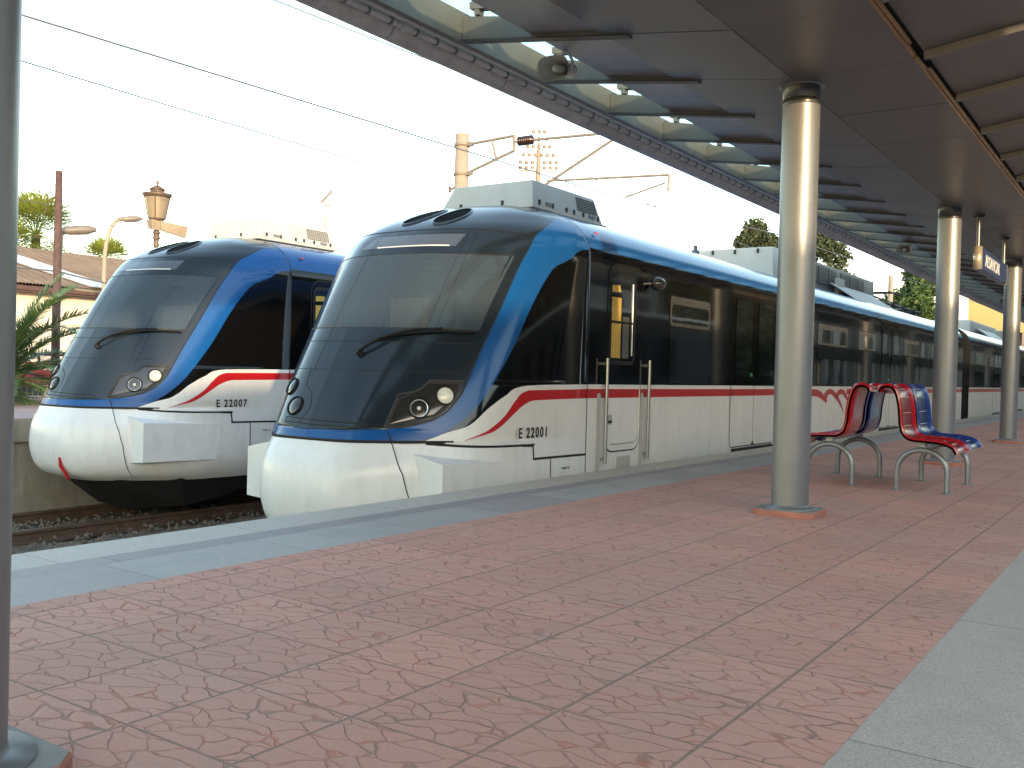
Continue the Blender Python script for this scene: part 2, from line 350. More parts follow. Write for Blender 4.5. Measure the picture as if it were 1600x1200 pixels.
# ballast bed with a rough surface
def ballast_mat():
    m = mat('ballast_stone', (.125, .105, .082), .95, var=.35, vscale=25, bump=1.0, bscale=30, dirt=(.08, .06, .04, .8), dscale=2); return m
M_ball = ballast_mat()
mb = MB(); P = []
xs = [-12.5+.12*i for i in range(67)]
for j in range(0, 420):
    y = -6+.12*j if j < 220 else 20.4+(j-220)*.6
    P.append([(x, y, -1.10+random.uniform(-.035, .035)+(.03*sin(x*3.1)*sin(y*2.3))) for x in xs])
mb.grid(P, M_ball, False); o = mb.build('ballast'); o['kind'] = 'structure'
# stones on the bed near the camera side
st = MB()
for k in range(2600):
    x = random.uniform(-12.2, -8.2); y = random.uniform(1, 9); r = random.uniform(.02, .05); c = Vector((x, y, -1.07+r*.3))
    q = [c+Vector((random.uniform(.6, 1)*r*a, random.uniform(.6, 1)*r*b, random.uniform(.5, 1)*r*d)) for a, b, d in ((1, 0, 0), (0, 1, 0), (-1, 0, 0), (0, -1, 0), (0, 0, 1))]
    for a, b in ((0, 1), (1, 2), (2, 3), (3, 0)): st.face([q[a], q[b], q[4]], M_ball)
o = st.build('ballast_stones'); o['kind'] = 'stuff'; tag(o, 'loose grey brown ballast stones lying beside the rail', 'ballast')
def rail(x, lab):
    mb = MB(); pr = [(-.07, 0), (.07, 0), (.07, .02), (.012, .04), (.012, .11), (.036, .125), (.036, .155), (-.036, .155), (-.036, .125), (-.012, .11), (-.012, .04), (-.07, .02)]
    P = [[(x+a, y, -1.09+b) for a, b in pr] for y in (-10, 90)]; mb.grid(P, M_rail, False, True); mb.face(P[0][::-1], M_rail)
    o = mb.build('rail'); tag(o, lab, 'rail', 'running rails of the two tracks')
for x, lab in ((-10.96+.61, 'rusty rail of the far track nearer the red platform, visible beyond its edge'), (-10.96-.61, 'rusty rail lying directly below the opposite concrete platform wall'),
               (-5.97-.61, 'rail under the large front train on its left hand side'), (-5.97+.61, 'rail under the large front train hidden close below the granite platform edge')): rail(x, lab)
# main platform
Y0, Y1 = -8, 95
mb = MB(); mb.box(-4.58, 9, Y0, Y1, -1.3, -.14, M_conc); mb.box(-4.60, 9, Y0, Y1, -.135, -.004, M_gran_edge); struct(mb.build('platform'))
def strip(name, x0, x1, m, z=0.0):
    mb = MB(); mb.face([(x0, Y0, z), (x1, Y0, z), (x1, Y1, z), (x0, Y1, z)], m); return struct(mb.build(name))
strip('platform_edge_paving', -4.60, -4.25, M_gran_edge, .002); strip('granite_band_mauve', -4.25, -4.08, M_gran_dark, .0022)
strip('granite_band', -4.08, -3.63, M_gran_blue, .0018); strip('red_paving', -3.63, -.68, M_paving, 0.002)
strip('granite_paving', -.68, 9, M_gran_right, .0015)
# opposite platform
mb = MB(); z = .17

def opl(x1, z0, z1, m):
    E = [(x1, -10), (x1, 95)]
    for (xa, ya), (xb, yb) in zip(E[:-1], E[1:]): mb.hexa([(-40, ya, z0), (xa, ya, z0), (xb, yb, z0), (-40, yb, z0), (-40, ya, z1), (xa, ya, z1), (xb, yb, z1), (-40, yb, z1)], m)
opl(-12.45, -1.3, z-.31, M_conc); opl(-12.38, z-.305, z-.005, M_conc); opl(-12.40, z-.004, z, M_pinkslab)
struct(mb.build('opposite_platform'))

# ================================================================ CANOPY
PY = [1.24+5.45*i-5.45*1 for i in range(0, 15)]      # pillar rows
def zc(X): return 3.0+.147*(-2.2-X)
can = empty('platform_canopy', (-2.2, 6.68, 3.0)); tag(can, 'long grey metal platform canopy with ribs and translucent outer roof strip', 'canopy')
cl = Vector(can.location)
def cpart(mb, name):
    o = mb.build(name, can); o.location = -cl; return o
YC0, YC1 = -4.5, 80
# soffit: panels 1.09 m long with dark joints
mb = MB(); yy = YC0
k = 0
joints = [6.49+1.09*i-1.09*10 for i in range(80)]
for i in range(len(joints)-1):
    a, b = joints[i]+.004, joints[i+1]-.004
    for (xa, xb) in ((-3.07, -2.203), (-2.197, -1.41)):
        dz = random.uniform(-.0015, .0015)
        za, zb = (zc(xa) if xa < -2.2 else 3.0), (zc(xb) if xb < -2.2 else 3.0)
        mb.hexa([(xa, a, za+dz), (xb, a, zb+dz), (xb, b, zb-dz), (xa, b, za-dz), (xa, a, za+.02), (xb, a, zb+.02), (xb, b, zb+.02), (xa, b, za+.02)], M_soffit)
cpart(mb, 'soffit')
mb = MB(); mb.face([(-3.05, YC0, 3.16), (-2.2, YC0, 3.03), (-2.2, YC1, 3.03), (-3.05, YC1, 3.16)], M_line); mb.face([(-2.2, YC0, 3.03), (-1.42, YC0, 3.03), (-1.42, YC1, 3.03), (-2.2, YC1, 3.03)], M_line); cpart(mb, 'soffit_backing')
# copper trim in pieces
for i in range(16):
    a = YC0+i*5.45; mb = MB(); mb.box(-1.405, -1.385, a+.02, a+5.43, 2.992, 3.014, M_trim); mb.box(-1.38, -1.36, a+.3, a+5.2, 2.998, 3.01, M_trim); cpart(mb, 'edge_trim')
# right wing ceiling
def zr(X): return 3.05+.14*(X+1.36)
mb = MB(); XR = .5
mb.hexa([(-1.36, YC0, zr(-1.36)), (XR, YC0, zr(XR)), (XR, YC1, zr(XR)), (-1.36, YC1, zr(-1.36)), (-1.36, YC0, zr(-1.36)+.12), (XR, YC0, zr(XR)+.12), (XR, YC1, zr(XR)+.12), (-1.36, YC1, zr(-1.36)+.12)], M_soffit); cpart(mb, 'right_ceiling')
for i in range(80):
    y = joints[i]
    if y < -4 or y > 76: continue
    mb = MB(); mb.hexa([(-1.355, y-.022, zr(-1.36)-.05), (XR, y-.022, zr(XR)-.05), (XR, y+.022, zr(XR)-.05), (-1.355, y+.022, zr(-1.36)-.05), (-1.355, y-.022, zr(-1.36)-.002), (XR, y-.022, zr(XR)-.002), (XR, y+.022, zr(XR)-.002), (-1.355, y+.022, zr(-1.36)-.002)], M_rib)
    cpart(mb, 'ceiling_rib')
# left ribs
ribY = [6.52+1.09*i-1.09*10 for i in range(80)]
for y in ribY:
    if y < -4 or y > 77: continue
    mb = MB(); xa, xb = -4.23, -2.9; t = .012
    # web with flange
    mb.hexa([(xa, y-t, zc(xa)), (xb, y-t, zc(xb)), (xb, y+t, zc(xb)), (xa, y+t, zc(xa)), (xa, y-t, zc(xa)+.17), (xb, y-t, zc(xb)+.12), (xb, y+t, zc(xb)+.12), (xa, y+t, zc(xa)+.17)], M_rib)
    mb.hexa([(xa, y-.04, zc(xa)-.012), (xb, y-.04, zc(xb)-.012), (xb, y+.04, zc(xb)-.012), (xa, y+.04, zc(xa)-.012), (xa, y-.04, zc(xa)), (xb, y-.04, zc(xb)), (xb, y+.04, zc(xb)), (xa, y+.04, zc(xa))], M_flange_shade)
    # glazing bar on a stub
    mb.box(-4.12, -4.08, y-.03, y+.03, zc(-4.1)+.17, zc(-4.1)+.215, M_rib); mb.box(-3.72, -3.68, y-.03, y+.03, zc(-3.7)+.14, zc(-3.7)+.20, M_rib)
    mb.hexa([(-4.16, y-.035, 3.50), (-3.0, y-.035, 3.34), (-3.0, y+.035, 3.34), (-4.16, y+.035, 3.50), (-4.16, y-.035, 3.55), (-3.0, y-.035, 3.39), (-3.0, y+.035, 3.39), (-4.16, y+.035, 3.55)], M_rib)
    cpart(mb, 'roof_rib')
# recessed bluish panels between the ribs
mb = MB()
for a, b in zip(ribY[:-1], ribY[1:]):
    if a < -4 or b > 77: continue
    xa, xb = -3.65, -3.0
    mb.hexa([(xa, a+.014, zc(xa)+.03), (xb, a+.014, zc(xb)+.03), (xb, b-.014, zc(xb)+.03), (xa, b-.014, zc(xa)+.03), (xa, a+.014, zc(xa)+.045), (xb, a+.014, zc(xb)+.045), (xb, b-.014, zc(xb)+.045), (xa, b-.014, zc(xa)+.045)], M_bluepanel)
cpart(mb, 'inner_panel')
# translucent strip and metal roof on top
mb = MB(); mb.hexa([(-4.45, YC0, 3.585), (-3.3, YC0, 3.43), (-3.3, YC1, 3.43), (-4.45, YC1, 3.585), (-4.45, YC0, 3.59), (-3.3, YC0, 3.435), (-3.3, YC1, 3.435), (-4.45, YC1, 3.59)], M_skylight); cpart(mb, 'translucent_roof')
mb = MB(); mb.hexa([(-3.3, YC0, 3.45), (-1.36, YC0, 3.22), (-1.36, YC1, 3.22), (-3.3, YC1, 3.45), (-3.3, YC0, 3.49), (-1.36, YC0, 3.26), (-1.36, YC1, 3.26), (-3.3, YC1, 3.49)], M_rib); cpart(mb, 'metal_roof')
# fascia beam, strips, cable tray
mb = MB(); mb.box(-4.66, -4.27, YC0, YC1, 3.425, 3.44, M_tray); cpart(mb, 'sky_gap_plate')  # backing plate added to close the bright sky slit behind the gutter
mb = MB(); mb.box(-4.27, -4.235, YC0, YC1, 3.29, 3.50, M_rib); cpart(mb, 'fascia_beam')
mb = MB(); mb.box(-4.37, -4.33, YC0, YC1, 3.31, 3.40, M_gutter); mb.box(-4.325, -4.29, YC0, YC1, 3.36, 3.37, M_tray); cpart(mb, 'edge_profile')
for i in range(64):
    a = 5.01+1.37*i-1.37*7
    if a > YC1-2: break
    mb = MB(); mb.tube([(-4.43, a+.03, 3.305), (-4.43, a+1.34, 3.305)], .022, M_gutter, 10)
    for q in range(6): mb.tube([(-4.43, a+.12+.22*q, 3.305), (-4.43, a+.14+.22*q, 3.305)], .029, M_tray, 10)
    mb.tube([(-4.43, a-.03, 3.305), (-4.43, a+.03, 3.305)], .034, M_gutter, 10)
    cpart(mb, 'light_tube')
    mb = MB(); P = []
    for y in (a+.010, a+1.360):
        P.append([(-4.60+.085*cos(t), y, 3.335+.085*sin(t)) for t in [pi+pi*k/10 for k in range(11)]]+[(-4.515, y, 3.36), (-4.685, y, 3.40)])
    mb.grid(P, M_gutter, True, True); mb.face(P[0], M_gutter); mb.face(P[1][::-1], M_gutter); gg = cpart(mb, 'gutter')

# pillars
plab = {0: 'silver pillar behind the camera side', 1: 'out of focus silver pillar cropped by the left edge of the photo', 2: 'nearest full silver steel pillar in front of the red and blue benches', 3: 'second silver pillar, directly behind the right-hand red seat', 4: 'third silver pillar right of the hanging station sign'}
def make_pillar():
    root = empty('canopy_pillar', (-2.2, 0, 0))
    mb = MB(); mb.lathe((0, 0, 0), [(.128, .03), (.128, 1.5), (.128, 2.86)], M_pillar, 40); mb.build('shaft', root)
    mb = MB(); mb.lathe((0, 0, 0), [(.1275, 2.862), (.1285, 2.864), (.1285, 2.90), (.126, 2.903), (.126, 2.909), (.1285, 2.912), (.1285, 3.0)], M_collar, 40); mb.build('collar', root)  # dark collar: its own tone plus painted shade below the soffit
    mb = MB(); mb.lathe((0, 0, 0), [(.0, 2.990), (.155, 2.992), (.155, 2.9985)], M_soffit, 40); mb.build('cap_plate', root)
    mb = MB(); c = .06; h = .215
    P = [[(x*s_, y*s_, zz) for x, y in ((-h+c, -h), (h-c, -h), (h, -h+c), (h, h-c), (h-c, h), (-h+c, h), (-h, h-c), (-h, -h+c))] for s_, zz in ((1, .003), (1, .032), (.97, .042))]
    mb.grid(P, M_plinth, False, True); mb.face(P[-1], M_plinth_top); mb.build('plinth', root)
    mb = MB(); mb.lathe((0, 0, 0), [(.19, .043), (.19, .05), (.135, .056), (.128, .07)], M_pillar, 32); mb.build('base_flange', root)
    return root
M_plinth = mat('plinth_red', (.42, .17, .12), .8, var=.15, vscale=12, bump=.3)
M_plinth_top = mat('plinth_top', (.25, .24, .22), .7, var=.2)
pp = make_pillar()
ords = ['fourth', 'fifth', 'sixth', 'seventh', 'eighth', 'ninth', 'tenth', 'eleventh', 'twelfth']
for i in range(1, 13):
    o = pp if i == 1 else copy_tree(pp)
    o.location = (-2.2, 1.24+5.45*(i-1), 0) if i > 1 else (-2.238, 1.05, 0)
    lab = plab.get(i) or 'silver canopy pillar far down the platform, %s in the row counted from the near red seat pillar' % ords[i-5]
    tag(o, lab, 'pillar', 'silver pillars carrying the platform canopy')

# ================================================================ BENCH SEATS
def seat_profile(s):   # s = +1 faces +X ; list of (x,z) centreline
    pts = [(.0, .86), (.02, .895), (.07, .91), (.12, .895), (.155, .83), (.18, .70), (.19, .58), (.215, .50), (.27, .455), (.36, .445), (.47, .44), (.56, .425), (.62, .395), (.645, .35)]
    return [(x*s, z) for x, z in pts]
def smooth_path(pts, n=5):
    out = []
    for i in range(len(pts)-1):
        p0 = pts[max(i-1, 0)]; p1 = pts[i]; p2 = pts[i+1]; p3 = pts[min(i+2, len(pts)-1)]
        for k in range(n):
            t = k/n
            out.append(tuple(.5*((2*b)+(-a+c)*t+(2*a-5*b+4*c-d)*t*t+(-a+3*b-3*c+d)*t**3) for a, b, c, d in zip(p0, p1, p2, p3)))
    out.append(pts[-1]); return out
M_perfr = mat('seat_red_perforated', (.20, .012, .018), .35, var=.35, vscale=90, coat=.2)
M_perfb = mat('seat_blue_perforated', (.010, .02, .085), .35, var=.35, vscale=90, coat=.2)
def seat_unit(root, s, y0, y1, m, mp, name='seat_shell'):
    pr = smooth_path(seat_profile(s), 5); n_ = len(pr)
    nrm = []
    for i in range(n_):
        a = pr[max(i-1, 0)]; b = pr[min(i+1, n_-1)]; dx, dz = b[0]-a[0], b[1]-a[1]; L = hypot(dx, dz); nx, nz = (dz/L, -dx/L)
        if s > 0: nx, nz = -nx, -nz
        nrm.append((nx, nz))
    # sheet with rolled, raised side rims
    prof = [(0, .0), (0.0, .018), (.012, .026), (.028, .018), (.05, .0), (.09, -.006)]
    ys = [(y0+a, b) for a, b in prof]+[((y0+y1)/2, -.010)]+[(y1-a, b) for a, b in prof[::-1]]
    mb = MB(); P = [[(x+nx*h, y, z+nz*h) for y, h in ys] for (x, z), (nx, nz) in zip(pr, nrm)]
    mb.grid(P, lambda i, j: mp if 4 <= j <= 7 else m, True)
    P2 = [[(x+nx*(h-.012), y, z+nz*(h-.012)) for y, h in ys] for (x, z), (nx, nz) in zip(pr, nrm)]
    mb.grid([r_[::-1] for r_ in P2], lambda i, j: m, True)
    for e_ in (0, len(ys)-1): mb.grid([[P[i][e_], P2[i][e_]] for i in range(n_)], m, False)
    for e_ in (0, n_-1): mb.grid([P[e_], P2[e_]], m, False)
    sh = mb.build(name, root)
    # cross ribs on the sheet
    mb = MB()
    for i in range(6, n_-6, 5):
        (x, z), (nx, nz) = pr[i], nrm[i]; mb.tube([(x+nx*-.002, y0+.05, z+nz*-.002), (x+nx*-.002, y1-.05, z+nz*-.002)], .006, m, 6)
    mb.build('seat_rib', sh)
def make_bench(s):
    root = empty('bench')
    seat_unit(root, s, -.10, .44, M_seatred, M_perfr, 'red_seat'); seat_unit(root, s, .56, 1.10, M_seatblue, M_perfb, 'blue_seat')
    cx = .36*s
    for y in (0.0, 1.0):
        mb = MB(); r = .205; pts = [(cx-r, y, 0.004), (cx-r, y, .17)]+[(cx-r*cos(t), y, .17+r*.95*sin(t)) for t in [pi*k/14 for k in range(1, 14)]]+[(cx+r, y, .17), (cx+r, y, 0.004)]
        mb.tube(pts, .024, M_leg, 12); lg = mb.build('leg', root)
        mb = MB()
        for q in (-r, r): mb.lathe((cx+q, y, 0), [(.0, .012), (.045, .010), (.047, .003)], M_leg, 16)
        mb.build('foot_plate', lg)
        mb = MB(); mb.box(cx-.03, cx+.03, y-.04, y+.04, .39, .415, M_leg); mb.build('bracket', root)
    mb = MB(); mb.box(cx-.025, cx+.025, -.02, 1.02, .405, .435, M_leg); mb.build('beam', root)
    return root
b1 = make_bench(1); b1.location = (-2.13, 8.88, 0); tag(b1, 'bench with red and blue seats facing right, away from the train', 'bench', 'two back to back red and blue platform benches')
b2 = make_bench(-1); b2.location = (-2.22, 8.94, 0); tag(b2, 'bench with red and blue seats facing the train, partly hidden by the nearest pillar', 'bench', 'two back to back red and blue platform benches')

# ================================================================ SIGN, LOUDSPEAKERS
sg = empty('station_sign', (-1.98, 13.75, 2.47)); tag(sg, 'dark blue hanging station name sign lettered ALSANCAK in white', 'sign')
mb = MB(); mb.box(-.05, .05, -1.0, 1.05, -.13, .13, M_signblue); bevel(mb.build('sign_board', sg), .006)
mb = MB(); mb.lathe((0, -1.03, -.135), [(.0, 0), (.05, 0), (.052, .27), (.0, .272)], M_brass, 20); mb.build('end_post', sg)
mb = MB(); mb.lathe((0, 1.08, -.135), [(.0, 0), (.05, 0), (.052, .27), (.0, .272)], M_brass, 20); mb.build('end_post', sg)
for y in (-1.03, 1.08):
    mb = MB(); mb.tube([(0, y, .13), (0, y, .53)], .022, M_collar, 12); mb.lathe((0, y, .50), [(.07, 0), (.07, .02)], M_collar, 16); mb.build('hanger_rod', sg)
mt = Matrix.Translation((.053, -.80, -.078)) @ Matrix.Rotation(R(90), 4, 'Z') @ Matrix.Rotation(R(90), 4, 'X')
text_obj('lettering', 'ALSANCAK', .215, M_signwhite, sg, mt, xs=1.0, extrude=.002, bold=.001, spacing=1.12)

def make_speaker():
    root = empty('horn_loudspeaker')
    # horn opening axis -Y (towards camera), squarish bell
    mb = MB(); P = []; P2 = []
    def sq(a, b, y, n=28, p=3.2):
        return [(a*(abs(cos(t))**(2/p))*(1 if cos(t) >= 0 else -1), y, b*(abs(sin(t))**(2/p))*(1 if sin(t) >= 0 else -1)) for t in [2*pi*k/n for k in range(n)]]
    prof = [(.135, .095, -.17), (.132, .092, -.165), (.12, .084, -.13), (.085, .062, -.06), (.05, .04, 0), (.04, .035, .03)]
    mb.grid([sq(a, b, y) for a, b, y in prof], M_speaker, True, True); mb.grid([sq(a*.95, b*.95, y+.004)[::-1] for a, b, y in prof], M_speaker, True, True)
    mb.build('horn', root)
    mb = MB(); mb.lathe((0, -.12, 0), [(0, -.02), (.022, -.02), (.03, 0), (.03, .12)], M_speaker, 16, axis=(0, 1, 0)); mb.build('driver_cone', root)
    mb = MB(); mb.lathe((0, .02, 0), [(.05, 0), (.055, .02), (.055, .11), (.03, .13), (0, .13)], M_speaker, 20, axis=(0, 1, 0)); mb.build('driver_housing', root)
    mb = MB(); mb.tube([(-.07, 0, 0), (-.09, .02, .05), (-.05, .05, .11), (-.0, .05, .14)], .012, M_gutter, 8); mb.tube([(.07, 0, 0), (.08, .02, .05), (.04, .05, .11), (0, .05, .14)], .012, M_gutter, 8); mb.build('bracket', root)
    return root
sp0 = make_speaker()
for i, (y, lab) in enumerate(((5.8, 'nearest grey horn loudspeaker under the canopy ribs, seen mouth-on near the top of the photo'), (16.4, 'second horn loudspeaker under the ribs between the two nearer pillars'), (27.6, 'third horn loudspeaker, tiny, under the ribs just left of the third pillar'))):
    o = sp0 if i == 0 else copy_tree(sp0)
    o.location = (-3.62, y, 3.10); o.rotation_euler = (R(12), 0, R(2)); o.scale = (.9, .9, .9); tag(o, lab, 'loudspeaker', 'horn loudspeakers under the canopy')

# ================================================================ TRAINS
def pchip(xs, ys):
    n=len(xs); h=[xs[i+1]-xs[i] for i in range(n-1)]; d=[(ys[i+1]-ys[i])/h[i] for i in range(n-1)]; m=[d[0]]+[0.0]*(n-2)+[d[-1]]
    for i in range(1,n-1):
        if d[i-1]*d[i]>0:
            w1=2*h[i]+h[i-1]; w2=h[i]+2*h[i-1]; m[i]=(w1+w2)/(w1/d[i-1]+w2/d[i])
    def f(x):
        if x<=xs[0]: return ys[0]
        if x>=xs[-1]: return ys[-1]
        i=bisect_right(xs,x)-1; t=(x-xs[i])/h[i]
        return ((1+2*t)*(1-t)**2*ys[i]+t*(1-t)**2*h[i]*m[i]+t*t*(3-2*t)*ys[i+1]+t*t*(t-1)*h[i]*m[i+1])
    return f
W=1.25; YS=8.16; ZT=2.65; ZA=2.05
# profile by row parameter v: v=z for z<=2.05, above: v 2.05..3.05 
prof_y=pchip([-.53,-.45,-.30,-.1,.1,.32,.45,1.35,2.05,2.22,2.35,2.5,2.7,2.9,3.05],[5.82,5.64,5.54,5.50,5.52,5.62,5.67,6.16,6.62,6.76,6.91,7.12,7.45,7.82,8.16])
prof_z=pchip([-.53,2.05,2.22,2.35,2.5,2.7,2.9,3.05],[-.53,2.05,2.205,2.31,2.41,2.53,2.62,2.65])
def arch(a): # a 0..1: from side z=ZA to top centre
    th=a*math.pi/2
    return W*max(0,math.cos(th))**(2/2.6), ZA+(ZT-ZA)*max(0,math.sin(th))**(2/2.2)
U=[0,.2,.34,.49,.68,.80,.88,.94,.98,1.0]
D0=[0,.015,.06,.20,.45,.64,.80,.98,1.22,1.5]
D1=[0,.012,.045,.13,.28,.42,.55,.70,.90,1.15]
def row(v):
    yp,zp=prof_y(v),(v if v<=ZA else prof_z(v))
    k=min(1,max(0,(v-.45)/(2.28-.45)))
    D=[a*(1-k)+b*k for a,b in zip(D0,D1)]
    if v<=ZA: xs,zs=W,v
    else: xs,zs=arch((v-ZA)/(3.05-ZA))
    L=YS-yp
    s=min(1,L/(D[-1]+.02)) if D[-1]>L-.02 else 1
    D=[d*s for d in D]
    # lower taper
    w=1.0
    if v<-.2: w=1-.10*((-.2-v)/.33)**2
    f=pchip(U,D)
    def P(u):  # u in 0..1 -> nose curve uses param u<=1 ; u in 1..2 flank straight
        if u<=1:
            x=xs*u; y=yp+f(u); 
        else:
            x=xs; y=yp+D[-1]+(L-D[-1])*(u-1)
        if v<=ZA: z=zp
        else:
            q=min(1,(y-yp)/L) if L>1e-6 else 1
            z=zp+(zs-zp)*(min(u,1)**2.2)
        return Vector((x*w,y,z))
    return P
def param(u,v): return row(v)(u)
_rc = {}
def SP(u, v, off=0.0):
    """point on the nose surface; u signed (0 centre .. 1 flank .. 2 seam)"""
    def q(uu, vv):
        k = round(vv, 5)
        if k not in _rc: _rc[k] = row(vv)
        p = _rc[k](abs(uu)).copy()
        if uu < 0: p.x = -p.x
        return p
    p = q(u, v)
    if off:
        e_ = .004; a = q(u+e_, v)-q(u-e_, v); b = q(u, min(v+e_, 3.05))-q(u, v-e_); nn = a.cross(b)
        nn.normalize()
        if nn.dot(p-Vector((0, 11, .9))) < 0: nn = -nn
        p = p+nn*off
    return p
def ribbon(mb, path, wd, off, m, n=24, closed=False):
    """thin strip along a (u,v) polyline on the nose"""
    pts = []
    for i in range(len(path)-1):
        (a, b), (c, d) = path[i], path[i+1]; k = max(2, int(n*max(abs(c-a), abs(d-b))))
        for j in range(k): t = j/k; pts.append(SP(a+(c-a)*t, b+(d-b)*t, off))
    pts.append(SP(*path[-1], off)); P = []
    for i, p in enumerate(pts):
        d = (pts[min(i+1, len(pts)-1)]-pts[max(i-1, 0)]).normalized(); nn = (p-Vector((0, 9.5, .9))).normalized()
        s_ = d.cross(nn).normalized()*wd/2; P.append([p-s_, p+s_])
    mb.grid(P, m, True)
def patch(mb, poly, off, m, nu=16):
    """polygon in (u,v) laid on the nose: scanline strips in v"""
    vs = sorted(set([p[1] for p in poly])); lv = []
    for a, b in zip(vs[:-1], vs[1:]):
        k = max(1, int((b-a)/.03)); lv += [a+(b-a)*i/k for i in range(k)]
    lv.append(vs[-1]); P = []
    for v in lv:
        xsn = []
        vv = min(max(v, vs[0]+1e-5), vs[-1]-1e-5)
        for i in range(len(poly)):
            (a, b), (c, d) = poly[i], poly[(i+1) % len(poly)]
            if (b-vv)*(d-vv) < 0: xsn.append(a+(c-a)*(vv-b)/(d-b))
        if len(xsn) < 2: continue
        u0, u1 = min(xsn), max(xsn); P.append([SP(u0+(u1-u0)*j/nu, v, off) for j in range(nu+1)])
    mb.grid(P, m, True)
def disc(mb, u, v, r, off, m, depth=0, seg=28, asp=1.0):
    c = SP(u, v, off); e_ = .01; a = (SP(u+e_, v)-SP(u-e_, v)).normalized(); b = (SP(u, v+e_)-SP(u, v-e_)).normalized(); nn = a.cross(b).normalized()
    if nn.dot(c-Vector((0, 11, .9))) < 0: nn = -nn
    b = nn.cross(a).normalized()
    if b.z < 0: b = -b
    return c, a, b, nn
# band boundaries as functions of row v
u1f = pchip([.43, .45, .46, .49, .53, .60, .75, 1.05, 1.46, 2.17, 2.30, 2.5, 2.58, 2.7, 3.05], [.0, .52, .58, .66, .73, .78, .82, .84, .87, .91, .94, .985, 1.2, 2.0, 2.0])
u2f = pchip([.32, .40, .62, .79, 1.17, 1.54, 1.85, 1.96, 2.03, 2.07, 2.10, 2.13, 2.15], [.58, .76, .88, .915, .95, .965, .98, .988, 1.01, 1.10, 1.24, 1.50, 2.0])
u3f = pchip([.33, .35, .43, .48, .63, .74, .83, .8449], [.66, .70, .80, .87, .925, .96, .99, 1.25])
urt = pchip([.36, .38, .44, .57, .70, .79, .80], [.87, .89, .935, .968, .98, .992, 1.02])
urb = pchip([.36, .38, .43, .57, .67, .70, .71], [.875, .90, .95, .98, .992, 1.0, 1.05])
GV0, GV1 = 1.30, 1.99
ugf = pchip([1.30, 1.99], [.81, .855])
def make_train(number, label, tid):
    T = empty('commuter_train'); tag(T, label, 'train', 'blue and white commuter trains standing side by side')
    # ---- nose shell, rows conform to the paint lines
    key = [-.53, -.45, -.2, .0, .2, .31, .345, .36, .43, .46, .52, .71, .80, .845, GV0, GV1, 2.05, 2.15, 2.3, 3.05]
    vs = []
    for a, b in zip(key[:-1], key[1:]):
        stp = .008 if (2.04 < a < 2.15 or .79 < a < .84) else (.045 if (a > .84 or a < .2) else .012)
        k = max(1, int(round((b-a)/stp))); vs += [a+(b-a)*i/k for i in range(k)]
    vs.append(3.05)
    NB = [14, 4, 7, 5, 4, 4, 6]
    def bounds(v):
        """list of 8 u-breakpoints and 7 materials for the strip above row v"""
        if v < .345: return [0, .5, .62, .74, .84, .92, 1.0, 2.0]
        ug = ugf(v) if GV0 <= v <= GV1 else (ugf(GV0) if v < GV0 else ugf(GV1))*1
        u1 = min(u1f(v), 1.99); ug = min(ug, u1*.93)
        u2 = u2f(v) if v < 2.15 else 2.0
        u3 = u3f(v) if v < .845 else 2.0
        rt_ = urt(v) if v < .80 else 2.0; rb_ = urb(v) if v < .71 else 2.0
        if v < .36: rt_ = rb_ = .88
        L = [0, ug, u1, u2, u3, rt_, rb_, 2.0]
        for i in range(1, 8): L[i] = max(L[i], L[i-1]+.0005 if L[i-1] < 1.99 else L[i-1])
        L = [min(x, 2.0) for x in L]; return L
    ncol = sum(NB)
    bandof = []
    for i, k in enumerate(NB): bandof += [i]*k
    rows = []
    for v in vs:
        L = bounds(v); us = []
        for i, k in enumerate(NB): us += [L[i]+(L[i+1]-L[i])*j/k for j in range(k)]
        us.append(L[-1]); rows.append(us)
    def matfor(i, j):
        v = (vs[i]+vs[i+1])/2; b = bandof[j]
        if v < .345: return M_cowl
        if v < .36: return M_line if (rows[i][j] < .8) else M_white
        if GV0 < v < GV1 and b == 0: return None
        if v > 2.15: return (M_maskc, M_maskc, M_blue, M_blue, M_blue, M_blue, M_blue)[b]
        if v > .845: return (M_maskc, M_maskc, M_blue, M_black, M_black, M_black, M_black)[b]
        if v > .80: return (M_maskc, M_maskc, M_blue, M_black, M_white, M_white, M_white)[b]
        if v > .71: return (M_maskc, M_maskc, M_blue, M_black, M_white, M_red, M_red)[b]
        if v < .43: return (M_blue, M_blue, M_blue, M_black, M_white, M_red, M_white)[b]
        return (M_maskc, M_maskc, M_blue, M_black, M_white, M_red, M_white)[b]
    mb = MB()
    for s_ in (1, -1):
        P = [[SP(u*s_, v) for u in us] for v, us in zip(vs, rows)]
        if s_ > 0: mb.grid(P, matfor, True)
        else:
            mb.grid([r_[::-1] for r_ in P], lambda i, j: matfor(i, ncol-1-j), True)
    # close the underside
    bot = [SP(u, -.53) for u in [-2+.1*k for k in range(41)]]; mb.face(bot, M_under)
    nose = mb.build('nose', T)
    # ---- windscreen
    mb = MB(); vv = [GV0+(GV1-GV0)*i/16 for i in range(17)]
    mb.grid([[SP(ugf(v)*(-1+2*j/28), v, .001) for j in range(29)] for v in vv], M_glass, True); ws = mb.build('windscreen', T)
    mb = MB(); ring = [(-ugf(GV0), GV0), (ugf(GV0), GV0), (ugf(GV1), GV1), (-ugf(GV1), GV1), (-ugf(GV0), GV0)]; ribbon(mb, ring, .012, .002, M_line); mb.build('glazing_seal', ws)
    # heater line seams and panel joints on the dark front
    mb = MB()
    for u in (-.50, -.16, .55, .60): ribbon(mb, [(u, .86), (u*1.02, 2.23)], .004, .003, M_line)
    ribbon(mb, [(-u1f(2.22), 2.21), (-.6, 2.25), (.6, 2.25), (u1f(2.2), 2.20)], .012, .003, M_line)
